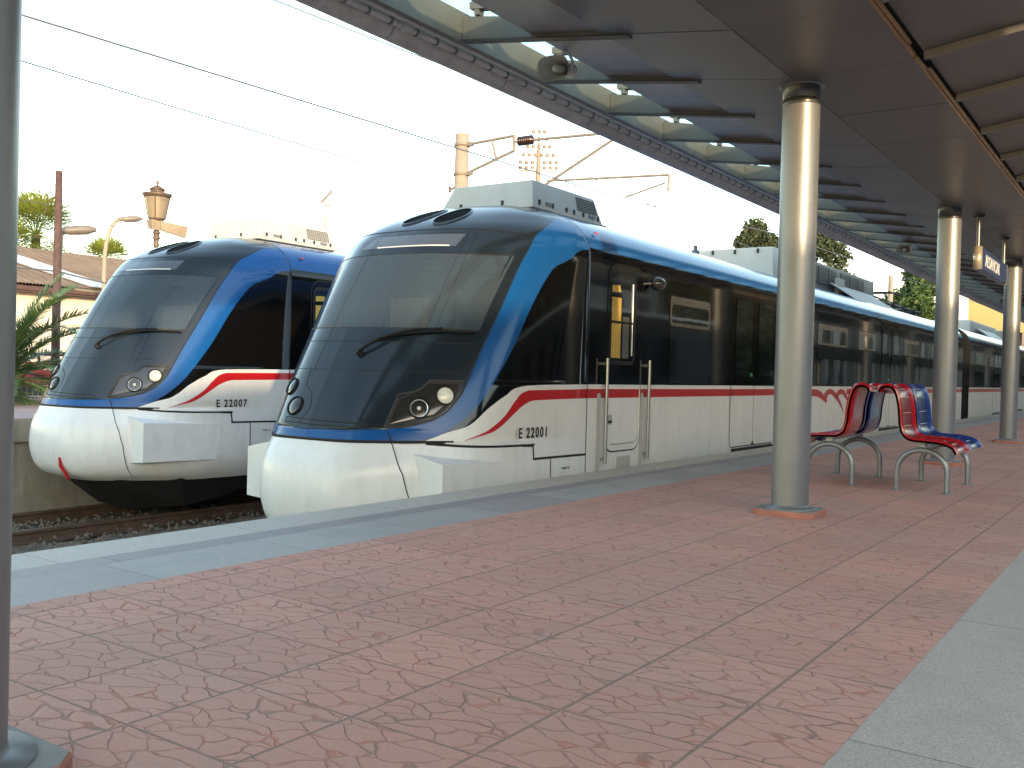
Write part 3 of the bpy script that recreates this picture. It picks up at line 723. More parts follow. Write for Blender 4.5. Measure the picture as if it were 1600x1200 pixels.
    for s_ in (1, -1): ribbon(mb, [(s_*(u1f(v)-.004), v) for v in [.46, .49, .53, .6, .75, 1.05, 1.46, 1.9, 2.2]], .010, .003, M_line)
    ribbon(mb, [(-.80, 1.18), (.80, 1.18)], .005, .003, M_line); ribbon(mb, [(-.78, .93), (.78, .93)], .004, .003, M_line)
    ribbon(mb, [(-.25, .475), (.42, .455), (.43, .49), (-.25, .515), (-.25, .475)], .008, .003, M_line)
    for s_ in (1, -1):
        ribbon(mb, [(s_*.535, .44), (s_*.58, .31), (s_*.66, .09), (s_*.695, -.1), (s_*.70, -.5)], .012, .003, M_line)
    ribbon(mb, [(-.78, .345), (.80, .345)], .018, .006, M_line, 60)
    # side groove along the skirt
    ribbon(mb, [(.72, .335), (.86, .315), (1.0, .30), (1.12, .30)], .022, .007, M_line, 90)
    mb.build('panel_joint', nose)
    X_ = W+.0035
    def sline(y0, z0, y1, z1, wd=.012, x=X_, m=M_line):
        d = Vector((0, y1-y0, z1-z0)); n_ = Vector((0, -d.z, d.y)).normalized()*wd/2
        a, b = Vector((x, y0, z0)), Vector((x, y1, z1)); mb = MB(); mb.face([a-n_, b-n_, b+n_, a+n_], m); mb.build('body_joint', T)
    sline(7.04, .30, 7.22, .29, .022); sline(7.215, .30, 7.235, .16, .022); sline(7.225, .17, 8.16, .16, .022); sline(7.52, .165, 7.53, -.5, .014)
    for y in (8.16, 17.63, 24.1, 34.5, 41.0): sline(y, -.5, y, 2.15, .012)
    mb = MB(); P = [(W*0+arch(a)[0]+.003, 8.16, arch(a)[1]+.003) for a in [i/20 for i in range(21)]]
    mb.grid([[Vector(p)+Vector((0, -.006, 0)), Vector(p)+Vector((0, .006, 0))] for p in P], M_line, True)
    mb.build('body_joint', T)
    # ---- destination display behind the top of the screen
    mb = MB(); patch(mb, [(-.30, 2.06), (.52, 2.06), (.55, 2.19), (-.20, 2.19)], .002, M_disp); ds = mb.build('destination_display', T)
    mb = MB(); ribbon(mb, [(-.12, 2.065), (.48, 2.065)], .012, .004, M_white); mb.build('display_tube', ds)
    # ---- roof scoops
    for (uc, vc) in SCOOPS:
        mb = MB(); poly = [(uc+.125*cos(t)+.03*sin(t), vc+.17*sin(t)) for t in [2*pi*k/24 for k in range(24)]]
        P = [[SP(uc+(u-uc)*k, vc+(v-vc)*k, [-.03, -.02, -.004, .006][q]) for u, v in poly] for q, k in enumerate((.02, .6, .93, 1.0))]
        P2 = [[SP(uc+(u-uc)*k, vc+(v-vc)*k, o_) for u, v in poly] for k, o_ in ((.02, .004), (.5, .006), (.9, .006), (.96, .012), (1.04, .012), (1.08, 0))]
        mb.grid(P2, lambda i, j: M_scoop_shade if i < 3 else M_maskc, True, True); mb.build('air_scoop', T)
    # ---- headlight clusters
    for s_ in (1, -1):
        mb = MB(); poly = [(.515*s_, .465), (.525*s_, .60), (.535*s_, .735), (.63*s_, .775), (.66*s_, .86), (.81*s_, .86), (.80*s_, .77), (.765*s_, .62), (.715*s_, .53), (.61*s_, .475)]
        if s_ > 0:
            patch(mb, poly, .003, M_line); cl_ = mb.build('headlight_housing', T)
            mb = MB(); cu_, cv_ = .66, .66
            patch(mb, [(cu_+(a-cu_)*.86, cv_+(b-cv_)*.86) for a, b in poly], .005, M_lampglass); mb.build('housing_glass', cl_)
            mb = MB(); ribbon(mb, poly+[poly[0]], .012, .007, M_grille); mb.build('housing_rim', cl_)
        lens = ((.65, .625, .078, M_chrome, M_clear), (.75, .735, .072, M_lens, M_lens)) if s_ > 0 else ((.20, .61, .078, M_lampglass, M_clear), (.34, .77, .072, M_lampglass, M_lens))
        for (u, v, r, m1, m2) in lens:
            mb = MB(); c, a, b, nn = disc(mb, u*s_, v, r, .006, m1)
            mb.lathe(c, [(r*1.16, -.03), (r*1.16, .004), (r*1.06, .012), (r*1.0, .010), (r*.97, -.004)], M_rubber, 30, axis=nn); hl = mb.build('headlight', T)
            mb = MB()
            if m1 is M_chrome:
                mb.lathe(c, [(r*.97, .004), (r*.8, -.006), (r*.5, -.018), (r*.25, -.024), (.0, -.026)], M_chrome, 30, axis=nn); mb.lathe(c, [(.018, -.02), (.018, .0), (.0, .004)], M_lens, 12, axis=nn)
            else: mb.lathe(c, [(r*.97, .0), (r*.7, .008), (r*.3, .013), (0, .014)], m1, 30, axis=nn)
            mb.build('lens', hl)
        if s_ < 0:
            mb = MB(); ribbon(mb, [(-.10, .47), (-.04, .60), (-.08, .72), (-.18, .80), (-.20, .93)], .006, .004, M_line); mb.build('panel_joint', nose)
    # ---- wiper
    mb = MB(); pth = [(.20, 1.07, .03), (.26, 1.12, .05), (.34, 1.185, .055), (.43, 1.24, .055), (.52, 1.275, .05), (.64, 1.29, .045)]
    mb.tube([SP(u, v, o_) for u, v, o_ in pth], [.018, .016, .014, .012, .010, .008], M_rubber, 8); mb.tube([SP(.22, 1.06, .0), SP(.205, 1.07, .045)], [.03, .022], M_rubber, 10); wp = mb.build('wiper', T)
    mb = MB(); mb.tube([SP(.29+.51*t, 1.19+.085*sin(pi*min(1, t*.62))+.0*t, .022) for t in [i/14 for i in range(15)]], [.006]+[.013]*13+[.006], M_rubber, 6); mb.build('wiper_blade', wp)
    # ---- side guard boxes at cowl
    for s_ in (1, -1):
        mb = MB()
        def q(x, y, z): return (x*s_, y, z)
        A = [(.78, 6.03, .27), (1.17, 6.03, .185), (1.17, 6.03, -.27), (.82, 6.06, -.30)]
        B = [(1.18, 6.75, .20), (1.256, 7.08, .16), (1.256, 7.0, -.28), (1.18, 6.75, -.30)]
        A = [q(*p) for p in A]; B = [q(*p) for p in B]
        for i in range(4): f = [A[i], A[(i+1) % 4], B[(i+1) % 4], B[i]]; mb.face(f if s_ > 0 else f[::-1], M_cowl)
        mb.face(A if s_ < 0 else A[::-1], M_cowl); bevel(mb.build('side_guard', T), .008, 2)
    # ---- coupler hatch and red lever
    mb = MB(); c = SP(.23, -.30, .0)
    poly = [(.23+.05*cos(t), -.36+(.15 if sin(t) > 0 else .17)*sin(t)) for t in [2*pi*k/20 for k in range(20)]]
    patch(mb, poly, .014, M_grille, 6); hc = mb.build('coupler_hatch', T)
    mb = MB(); mb.tube([SP(.225, -.24, .004), SP(.235, -.33, .03), SP(.25, -.46, .05)], [.016, .020, .016], M_red, 8); mb.build('tow_lever', hc)
    # ---- snow plough and underframe
    mb = MB()
    P = [[(-1.05, 6.65, -.50), (-.62, 6.05, -.52), (0, 5.9, -.53), (.62, 6.05, -.52), (1.05, 6.65, -.50), (1.10, 8.2, -.50)], [(-.85, 6.85, -.88), (-.45, 6.5, -.92), (0, 6.4, -.92), (.45, 6.5, -.92), (.85, 6.85, -.88), (.90, 7.4, -.80)]]
    mb.grid(P, M_under, False); mb.face([P[1][i] for i in range(6)], M_under); mb.build('snow_plough', T)
    # ---- bodies
    def section():
        pts = [(1.10, -.53, M_under), (1.18, -.46, M_white), (W, -.30, M_white), (W, .71, M_red), (W, .80, M_white), (W, .845, M_black), (W, ZA, M_black)]
        ar = [arch(i/24) for i in range(25)]
        for x, z in ar[1:]: pts.append((x, z, M_black if z < 2.15 else (M_blue if z < 2.59 else M_roofg)))
        # exact 2.15 line
        return pts
    sec = section()
    def body(y0, y1, name='car_body'):
        mb = MB(); nseg = max(2, int((y1-y0)/1.2)); full = sec+[(-x, z, m) for x, z, m in sec[::-1][1:]]
        P = [[(x, y0+(y1-y0)*k/nseg, z) for x, z, m in full] for k in range(nseg+1)]; n1 = len(sec)
        def mf(i, j):
            if j < n1-1: return sec[j][2]
            return sec[2*(n1-1)-j-1][2]
        mb.grid([p[::-1] for p in P], lambda i, j: mf(i, len(full)-2-j), True)
        mb.face([P[-1][j] for j in range(len(full))][::-1], M_under); mb.face([(x, y0+.001, z) for x, y, z in P[0]], M_under) if y0 > 10 else None
        mb.face([(-1.1, y0, -.53), (1.1, y0, -.53), (1.1, y1, -.53), (-1.1, y1, -.53)], M_under)
        bd = mb.build(name, T)
        # smooth only the roof: mark side flat
        me = bd.data
        for p in me.polygons:
            if abs(p.normal.x) > .99: p.use_smooth = False
        return bd
    body(YS, 28.45)
    cars = [(8.16, 28.45), (29.55, 47.5), (48.6, 66.5), (67.6, 86)]
    for y0, y1 in cars[1:]: body(y0, y1)
    for k in range(3):
        a, b = cars[k][1], cars[k+1][0]; mb = MB(); n_ = 14
        P = []
        for i in range(n_+1):
            s2 = .955 if i % 2 else .925; P.append([(x*s2, a+(b-a)*i/n_, (z+.5)*(.985 if i % 2 else .97)-.5) for x, z, m in sec+[(-x, z, m) for x, z, m in sec[::-1][1:]]])
        mb.grid([p[::-1] for p in P], M_rubber, False); mb.build('gangway_bellows', T)
    for y in (9.4, 11.6, 25.5, 28.0, 30.5, 46, 49.5):
        mb = MB()
        for s_ in (-.61, .61): mb.lathe((s_-.06, y, -.62), [(0, 0), (.43, 0), (.43, .10), (.46, .11), (.46, .13), (0, .13)], M_under, 24, axis=(1, 0, 0))
        mb.box(-.95, .95, y-.15, y+.15, -.75, -.55, M_under); mb.build('wheelset', T)
    # ---- side fittings (platform side, +x)
    def rpanel(mb, y0, y1, z0, z1, r, off, mf, sidesign=1, bottom_r=None):
        """panel with rounded corners lying on the side; mf(z) picks the paint"""
        br = r if bottom_r is None else bottom_r
        lv = [z0+br*(1-cos(t)) for t in [pi/2*k/6 for k in range(7)]]+[z1-r*(1-cos(t)) for t in [pi/2*k/6 for k in range(6, -1, -1)]]
        for s_ in (.71, .80, .845, 2.15):
            if z0 < s_ < z1: lv += [s_]
        lv = sorted(set(round(a, 5) for a in lv))
        def ins(z):
            if z < z0+br: d = z0+br-z; return br-sqrt(max(0, br*br-d*d))
            if z > z1-r: d = z-(z1-r); return r-sqrt(max(0, r*r-d*d))
            return 0
        def xz(z):
            if z <= ZA: return W
            a = (z-ZA)/(ZT-ZA); th = math.asin(min(1, a**(2.2/2))); return W*cos(th)**(2/2.6)
        for a, b in zip(lv[:-1], lv[1:]):
            i0, i1 = ins(a), ins(b); m = mf((a+b)/2); xa, xb = xz(a)+off, xz(b)+off
            mb.face([(xa, y0+i0, a), (xa, y1-i0, a), (xb, y1-i1, b), (xb, y0+i1, b)], m)
    def paint(z): return M_white if z < .71 else (M_red if z < .80 else (M_white if z < .845 else M_black))
    L_ = lambda z: M_line
    # driver's door
    mb = MB(); rpanel(mb, 8.52, 9.31, .15, 2.085, .16, .003, L_); rpanel(mb, 8.535, 9.295, .165, 2.07, .15, .006, paint); dd = mb.build('driver_door', T)
    mb = MB(); rpanel(mb, 8.56, 9.14, 1.05, 1.99, .09, .008, L_); fr = mb.build('door_window', dd)
    mb = MB(); rpanel(mb, 8.585, 9.095, 1.09, 1.945, .06, .011, lambda z: M_cabglass if False else M_sideglass); 
    mb.build('pane', fr)
    mb = MB(); mb.face([(W+.0125, 8.60, 1.12), (W+.0125, 8.80, 1.12), (W+.0125, 8.80, 1.74), (W+.0125, 8.60, 1.74)], M_yellowdoor); mb.face([(W+.0125, 8.60, 1.79), (W+.0125, 8.79, 1.80), (W+.0125, 8.76, 1.87), (W+.0125, 8.60, 1.86)], M_yellowdoor)
    mb.face([(W+.0125, 8.84, 1.12), (W+.0125, 8.98, 1.12), (W+.0125, 8.98, 1.55), (W+.0125, 8.84, 1.55)], M_blinddark); mb.build('inner_blind', fr)
    mb = MB(); mb.box(W+.012, W+.02, 8.585, 9.095, 1.475, 1.50, M_line); mb.tube([(W+.016, 9.05, 1.15), (W+.016, 9.05, 1.90)], .006, M_chrome, 6); mb.build('window_bar', fr)
    mb = MB(); mb.box(W+.007, W+.014, 8.57, 8.66, .44, .54, M_steelw); mb.box(W+.012, W+.022, 8.58, 8.65, .455, .48, M_line); mb.build('door_handle', dd)
    mb = MB(); mb.tube([(W+.012, 9.26, .845), (W+.012, 9.26, .36), (W+.012, 9.23, .28), (W+.012, 9.16, .235), (W+.012, 8.64, .235)], .008, M_steelw, 6); mb.build('door_trim', dd)
    for y in (8.46, 9.40):
        mb = MB(); mb.tube([(W+.055, y, .05), (W+.055, y, 1.11)], .019, M_steel, 12); hb = mb.build('grab_bar', T)
        mb = MB(); mb.box(W+.001, W+.05, y-.012, y+.012, .08, .11, M_steel); mb.box(W+.001, W+.05, y-.012, y+.012, 1.04, 1.07, M_steel); mb.build('bar_bracket', hb)
        mb = MB(); rpanel(mb, y-.10, y-.02, -.05, .76, .03, .002, lambda z: M_recess); mb.build('bar_recess', T)
    mb = MB(); rpanel(mb, 8.76, 9.10, -.12, .10, .02, .003, lambda z: M_recess); mb.box(W-.001, W+.008, 8.76, 8.79, -.12, .10, M_white); mb.build('step_recess', T)
    # mirror
    mb = MB(); mb.lathe((W+.10, 9.36, 1.94), [(0, -.02), (.05, 0), (.075, .06), (.075, .13), (.05, .20), (0, .25)], M_blackgl, 20, axis=(0, 1, 0)); mr_ = mb.build('camera_pod', T)
    mb = MB(); mb.tube([(W, 9.30, 1.93), (W+.09, 9.38, 1.94)], .018, M_blackgl, 10); mb.build('pod_arm', mr_)
    def window(y0, y1, hopper=True, z0=.88, z1=1.86):
        mb = MB(); rpanel(mb, y0-.012, y1+.012, z0-.012, z1+.012, .05, .003, lambda z: M_rubber); wf = mb.build('side_window', T)
        mb = MB(); rpanel(mb, y0, y1, z0, 1.50 if hopper else z1, .04, .006, lambda z: M_sideglass)
        if hopper: rpanel(mb, y0+.04, y1-.04, 1.56, z1-.09, .05, .008, lambda z: M_sideglass)
        mb.build('pane', wf)
        if hopper:
            mb = MB(); rpanel(mb, y0, y1, 1.52, z1, .04, .006, lambda z: M_frame); mb.build('window_frame', wf)
    def pdoor(y0, y1):
        mid = (y0+y1)/2
        mb = MB(); rpanel(mb, y0-.012, y1+.012, .03, 2.16, .02, .003, L_, bottom_r=.10); f_ = mb.build('door_seal', T)
        for a, b in ((y0, mid-.006), (mid+.006, y1)):
            mb = MB(); rpanel(mb, a, b, .045, 2.145, .01, .006, paint, bottom_r=.08); dl = mb.build('passenger_door', T)
            mb = MB(); rpanel(mb, a+.12, b-.12, .96, 1.98, .06, .009, lambda z: M_sideglass); mb.build('pane', dl)
        mb = MB(); mb.box(W+.001, W+.05, y0+.08, y1-.08, -.03, .02, M_line); mb.build('door_step', T)
        mb = MB(); mb.lathe((W+.008, mid-.12, .99), [(0, .012), (.028, .01), (.03, 0)], M_green, 16, axis=(1, 0, 0)); mb.build('door_button', T)
    window(9.99, 11.12)
    pdoor(11.86, 13.52)
    window(14.0, 15.3); window(15.5, 17.2); window(17.9, 19.1)
    pdoor(19.5, 21.1)
    window(21.5, 22.9); window(23.1, 23.95, False)
    pdoor(25.6, 27.2); window(24.3, 25.3)
    for y0, y1 in cars[1:3]:
        window(y0+.8, y0+2.2); window(y0+2.5, y0+3.9); pdoor(y0+4.4, y0+6.0); window(y0+6.5, y0+8.0); window(y0+8.3, y0+9.6); pdoor(y0+10.2, y0+11.8); window(y0+12.3, y0+13.8); window(y0+14.1, y0+15.6)
    # red flourish on the stripe near p1/bench (Y 15.5-19.2)
    mb = MB(); xx = W+.002; mb.face([(xx, 15.18, .69), (xx, 17.24, .69), (xx, 17.24, .81), (xx, 15.18, .81)], M_white); mb.build('stripe_gap', T)
    for fang in ([(15.18, .80), (15.49, .795), (15.70, .77), (15.856, .726), (15.97, .65), (16.064, .56), (15.867, .616), (15.70, .655), (15.551, .678), (15.35, .69), (15.18, .70)],
                 [(15.912, .688), (15.97, .74), (16.064, .78), (16.17, .798), (16.278, .80), (16.45, .78), (16.62, .723), (16.78, .65), (16.926, .556), (17.05, .46), (17.147, .368), (16.97, .46), (16.813, .54), (16.66, .61), (16.515, .66), (16.38, .70), (16.286, .715), (16.19, .71), (16.103, .67), (16.064, .56)],
                 [(16.589, .697), (16.65, .745), (16.729, .78), (16.84, .797), (16.959, .80), (17.10, .775), (17.203, .728), (17.31, .65), (17.406, .54), (17.27, .60), (17.153, .645), (17.05, .69), (16.968, .708), (16.87, .71), (16.794, .70), (16.687, .631)]):
        mb = MB(); mb.face([(xx+.0015, y, z) for y, z in fang], M_red); mb.build('stripe_flourish', T)
    # ---- numbers
    mt_ = Matrix.Translation((W+.004, 6.98, .366)) @ Matrix.Rotation(R(90), 4, 'Z') @ Matrix.Rotation(R(90), 4, 'X')
    text_obj('number', number, .128, M_text, T, mt_, xs=.93, extrude=.001, bold=.003, spacing=1.25)
    mt2 = Matrix.Translation((W+.003, 7.72, .04)) @ Matrix.Rotation(R(90), 4, 'Z') @ Matrix.Rotation(R(90), 4, 'X')
    text_obj('small_number', 'V 0001 AE', .035, M_text, T, mt2, xs=.9, extrude=.0005)
    mb = MB(); y, z = 8.42, 2.36; xq = 1.155; mb.lathe((xq-.0, y, z), [(0, .012), (.022, .010), (.024, .0)], M_red, 14, axis=(.55, 0, .83)); mb.build('red_mark', T)
    # ---- roof units
    seen = set(bpy.data.objects)
    def frustum(x0, x1, y0, y1, z0, z1, ix, iy0, iy1, m, mb): mb.hexa([(x0, y0, z0), (x1, y0, z0), (x1, y1, z0), (x0, y1, z0), (x0+ix, y0+iy0, z1), (x1-ix*.25, y0+iy0, z1), (x1-ix*.25, y1-iy1, z1), (x0+ix, y1-iy1, z1)], m)
    mb = MB(); frustum(-.62, .60, 8.60, 10.08, 2.745, 3.02, .16, .05, .16, M_acbox, mb); mb.box(-.66, .63, 8.56, 10.12, 2.715, 2.742, M_acbox); mb.box(-.5, .45, 8.75, 9.9, 2.64, 2.72, M_grille); ac = mb.build('roof_unit', T); bevel(ac, .012)
    mb = MB()
    for a in range(11):
        for b in range(6):
            y = 9.52+a*.040; z = 2.83+b*.026; xx_ = .60-(z-2.745)/.275*.04+.004; mb.box(xx_-.004, xx_, y+b*(-.004), y+.026-b*.004, z, z+.017, M_grille)
    mb.build('grille', ac)
    for y in (8.72, 8.98, 9.26, 9.42, 9.62, 9.95): mb = MB(); mb.box(.592, .604, y, y+.03, 2.77, 2.82, M_grille); mb.build('latch', ac)
    for x in (-.35, .2): mb = MB(); mb.box(x, x+.03, 8.598, 8.612, 2.77, 2.82, M_grille); mb.build('latch', ac)
    for y in (8.86, 9.76): mb = MB(); mb.box(.590, .602, y, y+.13, 2.775, 2.815, M_tray); mb.build('vent_slot', ac)
    for o_ in set(bpy.data.objects)-seen: o_.data.transform(Matrix.Translation((-.10, -.36, -.075)))
    seen = set(bpy.data.objects)
    mb = MB(); mb.lathe((.72, 12.35, 2.62), [(.055, 0), (.055, .12), (.03, .13), (.03, .19), (0, .195)], M_tray, 16); mb.build('antenna', T)
    # second, large unit
    mb = MB(); mb.hexa([(-1.0, 15.5, 2.62), (.72, 15.5, 2.66), (.74, 17.3, 2.66), (-1.0, 17.3, 2.62), (-1.0, 15.6, 3.20), (.66, 15.6, 3.20), (.66, 17.3, 3.20), (-1.0, 17.3, 3.20)], M_acbox); u2_ = mb.build('equipment_fairing', T); bevel(u2_, .02)
    for x in (-.8, -.4, 0, .4): mb = MB(); mb.box(x, x+.03, 15.55, 15.585, 3.10, 3.17, M_grille); mb.build('latch', u2_)
    mb = MB(); mb.box(-.7, .68, 17.32, 22.1, 2.66, 3.20, M_tray); un = mb.build('resistor_unit', T); bevel(un, .015)
    for y0 in (17.4, 18.02, 18.64, 19.5, 20.1, 20.7):
        mb = MB(); mb.box(.683, .69, y0, y0+.55, 2.80, 3.14, M_grille)
        for k in range(10): mb.box(.69, .70, y0, y0+.55, 2.82+k*.032, 2.834+k*.032, M_tray)
        mb.build('louvre', un)
    mb = MB(); mb.box(.69, .78, 19.05, 19.45, 2.62, 3.0, M_acbox); bevel(mb.build('junction_box', T), .01)
    mb = MB(); mb.hexa([(1.02, 19.3, 2.60), (1.04, 19.3, 2.60), (1.04, 22.7, 2.60), (1.02, 22.7, 2.60), (.72, 18.6, 2.86), (.74, 18.6, 2.87), (.74, 21.6, 2.87), (.72, 21.6, 2.86)], M_acbox); mb.build('roof_flap', T)
    # pantograph gear, folded
    mb = MB()
    for x in (-.55, .55): mb.tube([(x, 23.0, 2.86), (x, 27.6, 2.86)], .03, M_under, 8)
    for y in (23.2, 24.4, 25.4, 26.6, 27.5): mb.tube([(-.6, y, 2.88), (.6, y, 2.88)], .03, M_under, 8)
    for x in (-.5, .5):
        for y in (23.2, 24.6, 26.0, 27.4): mb.lathe((x, y, 2.68), [(.05, 0), (.07, .02), (.04, .04), (.07, .06), (.04, .08), (.07, .10), (.04, .12), (.05, .17)], M_insul, 12)
    mb.tube([(0, 24.0, 2.92), (.1, 27.0, 3.06), (0, 24.2, 3.12)], .035, M_under, 8)
    for y in (23.9, 24.15): mb.tube([(-.8, y, 3.05), (-.6, y, 3.13), (.6, y, 3.13), (.8, y, 3.05)], .02, M_under, 8)
    mb.build('pantograph', T)
    for i, y in enumerate((24.6, 25.6, 26.6)):
        mb = MB(); mb.box(-.3, .3, y, y+.5, 2.70, 2.88+.04*i, M_tray); bevel(mb.build('roof_box', T), .01)
    mb = MB(); mb.box(-.7, .68, 34.5, 40, 2.66, 3.10, M_acbox); bevel(mb.build('roof_unit', T), .03)
    mb = MB(); mb.box(-.7, .68, 42.5, 46, 2.66, 3.14, M_tray); bevel(mb.build('roof_unit', T), .03)
    mb = MB(); mb.hexa([(1.02, 36.0, 2.60), (1.04, 36.0, 2.60), (1.04, 40, 2.60), (1.02, 40, 2.60), (.72, 35.3, 2.86), (.74, 35.3, 2.87), (.74, 39.3, 2.87), (.72, 39.3, 2.86)], M_acbox); mb.build('roof_flap', T)
    for o_ in set(bpy.data.objects)-seen: o_.data.transform(Matrix.Translation((-.23, 0, -.05)))
    # ---- cab interior
    mb = MB(); mb.box(-1.18, 1.18, 8.05, 8.10, .6, 2.3, M_cabin); mb.hexa([(-.95, 7.3, 2.12), (.95, 7.3, 2.12), (1.05, 8.05, 2.26), (-1.05, 8.05, 2.26), (-.95, 7.3, 2.14), (.95, 7.3, 2.14), (1.05, 8.05, 2.28), (-1.05, 8.05, 2.28)], M_cabin)
    mb.hexa([(-.55, 6.5, 1.0), (.55, 6.5, 1.0), (.85, 7.15, 1.0), (-.85, 7.15, 1.0), (-.55, 6.5, 1.20), (.55, 6.5, 1.20), (.85, 7.15, 1.26), (-.85, 7.15, 1.26)], M_dash)
    cb = mb.build('cab', T)
    mb = MB(); mb.box(-.30, .30, 8.03, 8.048, .6, 2.05, M_cabin2); mb.box(-.22, .22, 8.02, 8.029, 1.3, 1.9, M_cabin); mb.build('cab_door', cb)
    mb = MB(); mb.box(-1.15, -.68, 7.95, 8.03, 1.15, 1.72, M_sun_blind); mb.build('cream_panel', cb)
    mb = MB(); mb.hexa([(-.13, 7.3, 1.93), (.13, 7.3, 1.93), (.13, 7.5, 1.97), (-.13, 7.5, 1.97), (-.19, 7.3, 2.03), (.19, 7.3, 2.03), (.19, 7.5, 2.07), (-.19, 7.5, 2.07)], M_white); mb.build('ceiling_lamp', cb)
    mb = MB(); mb.box(.30, .72, 7.35, 7.5, 1.15, 1.75, M_dash); mb.box(.33, .70, 7.3, 7.5, 1.0, 1.15, M_dash); bevel(mb.build('driver_seat', cb), .04)
    return T
M_disp = mat('display_glass', (.07, .085, .11), .12, var=.05, coat=.5)
M_scoop_shade = mat('scoop_shade_black', (.003, .003, .003), .9, spec=.1)  # black stands for the shade inside the scoop hollow
SCOOPS = ((-.02, 2.52), (.33, 2.49))
M_lampglass = mat('lamp_cover', (.022, .022, .022), .12, coat=.6)
M_clear = M_chrome
M_steelw = mat('pale_metal', (.55, .55, .53), .35, .5)
M_recess = mat('recess_grey', (.45, .44, .41), .5)
M_frame = mat('window_frame_grey', (.05, .052, .052), .25, coat=.3)
M_blackgl = mat('gloss_black_plastic', (.012, .012, .013), .08, coat=.6)
M_green = mat('green_button', (.03, .30, .18), .4)
M_yellowdoor = mat('yellow_inner_door', (.50, .33, .07), .5, coat=.4)
M_blinddark = mat('grey_inner_panel', (.09, .095, .09), .4, coat=.3)
T1 = make_train('E 22001', 'nearer blue, black and white train numbered E 22001 beside the red platform', 1); T1.location = (-5.97, 0, 0)
T2 = copy_tree(T1); T2.location = (-10.96, .706, .055); tag(T2, 'farther train on the left with number E 22007, beyond the opposite track')
for c in children(T2):
    if c.name.startswith('number'):
        cu = c.data.copy(); bpy.data.objects.remove(c)
text_obj('number', 'E 22007', .128, M_text, T2, Matrix.Translation((W+.004, 6.98, .366)) @ Matrix.Rotation(R(90), 4, 'Z') @ Matrix.Rotation(R(90), 4, 'X'), xs=.93, extrude=.001, bold=.003, spacing=1.25)

# ================================================================ OVERHEAD LINE
def TB(mb, pts, r, m=None, seg=8): mb.tube(pts, r, m or M_catm, seg)
root = empty('catenary_mast', (-13.6, 17.5, .17)); tag(root, 'pale concrete mast with bracket arm and brown insulator behind the nearer train', 'mast')
def loc(x, z, y=17.5): return (x+13.6, y-17.5, z-.17)
mb = MB(); mb.lathe((0, 0, 0), [(.19, 0), (.155, 6.2), (0, 6.2)], M_mast, 20); mb.build('post', root)
mb = MB(); TB(mb, [loc(-13.5, 6.12), loc(-12.16, 6.17)], .035); TB(mb, [loc(-13.5, 5.45), loc(-12.15, 5.84)], .035); TB(mb, [loc(-12.15, 6.19), loc(-12.15, 5.82)], .035); TB(mb, [loc(-12.75, 6.13), loc(-12.63, 5.72)], .03); mb.build('bracket_frame', root)
for z in (6.12, 5.45, 4.62, 3.9):
    mb = MB(); mb.lathe(loc(-13.6, z-.03), [(.17, -.0), (.185, 0), (.185, .06), (.17, .06)], M_catm, 16); mb.box(.15, .30, -.05, .05, z-.17-.04, z-.17+.04, M_catm); mb.build('clamp', root)
mb = MB(); TB(mb, [loc(-12.12, 6.03), loc(-12.02, 6.03)], .02)
prof = [(.03, 0)]
for k in range(7): prof += [(.05, .01+k*.055), (.105, .025+k*.055), (.105, .035+k*.055), (.05, .05+k*.055)]
mb.lathe(loc(-12.04, 6.03), prof+[(.03, .42)], M_insul, 18, axis=(1, 0, 0)); mb.build('insulator', root)
mb = MB(); TB(mb, [loc(-11.64, 6.02), loc(-9.30, 5.93)], .032); TB(mb, [loc(-11.33, 5.0), loc(-9.2, 6.02)], .032); TB(mb, [loc(-11.25, 5.09), loc(-8.38, 4.95)], .026); TB(mb, [loc(-8.38, 4.97), loc(-8.38, 4.62)], .03); TB(mb, [loc(-8.45, 4.80), loc(-9.35, 4.58)], .02)
TB(mb, [loc(-9.6, 5.02), loc(-9.38, 4.62)], .008); TB(mb, [loc(-13.4, 3.9), loc(-11.33, 5.0)], .035); TB(mb, [loc(-9.20, 6.02), loc(-8.5, 4.98)], .008); mb.build('cantilever_arm', root)
def sag(a, b, s, n=24): a, b = Vector(a), Vector(b); return [a.lerp(b, i/n)-Vector((0, 0, 4*s*(i/n)*(1-i/n))) for i in range(n+1)]
mb = MB(); mb.tube([(-10.9, -5, 4.52), (-9.81, 5.24, 4.47), (-9.39, 17.5, 4.55), (-8.0, 23, 4.47), (-6.6, 60, 4.5), (-6.2, 95, 4.5)], .011, M_wire, 6); wc = mb.build('contact_wire'); tag(wc, 'thin overhead contact wire running above the trains down the line', 'wire')
mb = MB(); mb.tube(sag((-10.4, -5, 6.4), (-9.3, 17.5, 6.02), .5)+sag((-9.3, 17.5, 6.02), (-7, 68, 6.2), .9)[1:], .008, M_wire, 6); tag(mb.build('messenger_wire'), 'upper carrier wire of the overhead line, mostly hidden above the canopy edge', 'wire')
for (x, y, z1) in ((-9.62, 8.35, 5.9), (-9.3, 15.5, 5.95), (-8.5, 20.8, 5.6), (-7.7, 31, 5.3)):
    mb = MB(); mb.tube([(x, y, 4.49), (x+.03, y, z1)], .006, M_wire, 6); tag(mb.build('dropper_wire'), 'vertical dropper wire hanging down to the contact wire', 'wire', 'droppers of the overhead line')
mb = MB(); mb.tube(sag((-12.7, -4, 5.25), (-13.85, 17.4, 5.17), .12), .011, M_wire, 6); tag(mb.build('feeder_wire'), 'lower overhead wire that ends at the side of the concrete mast', 'wire')
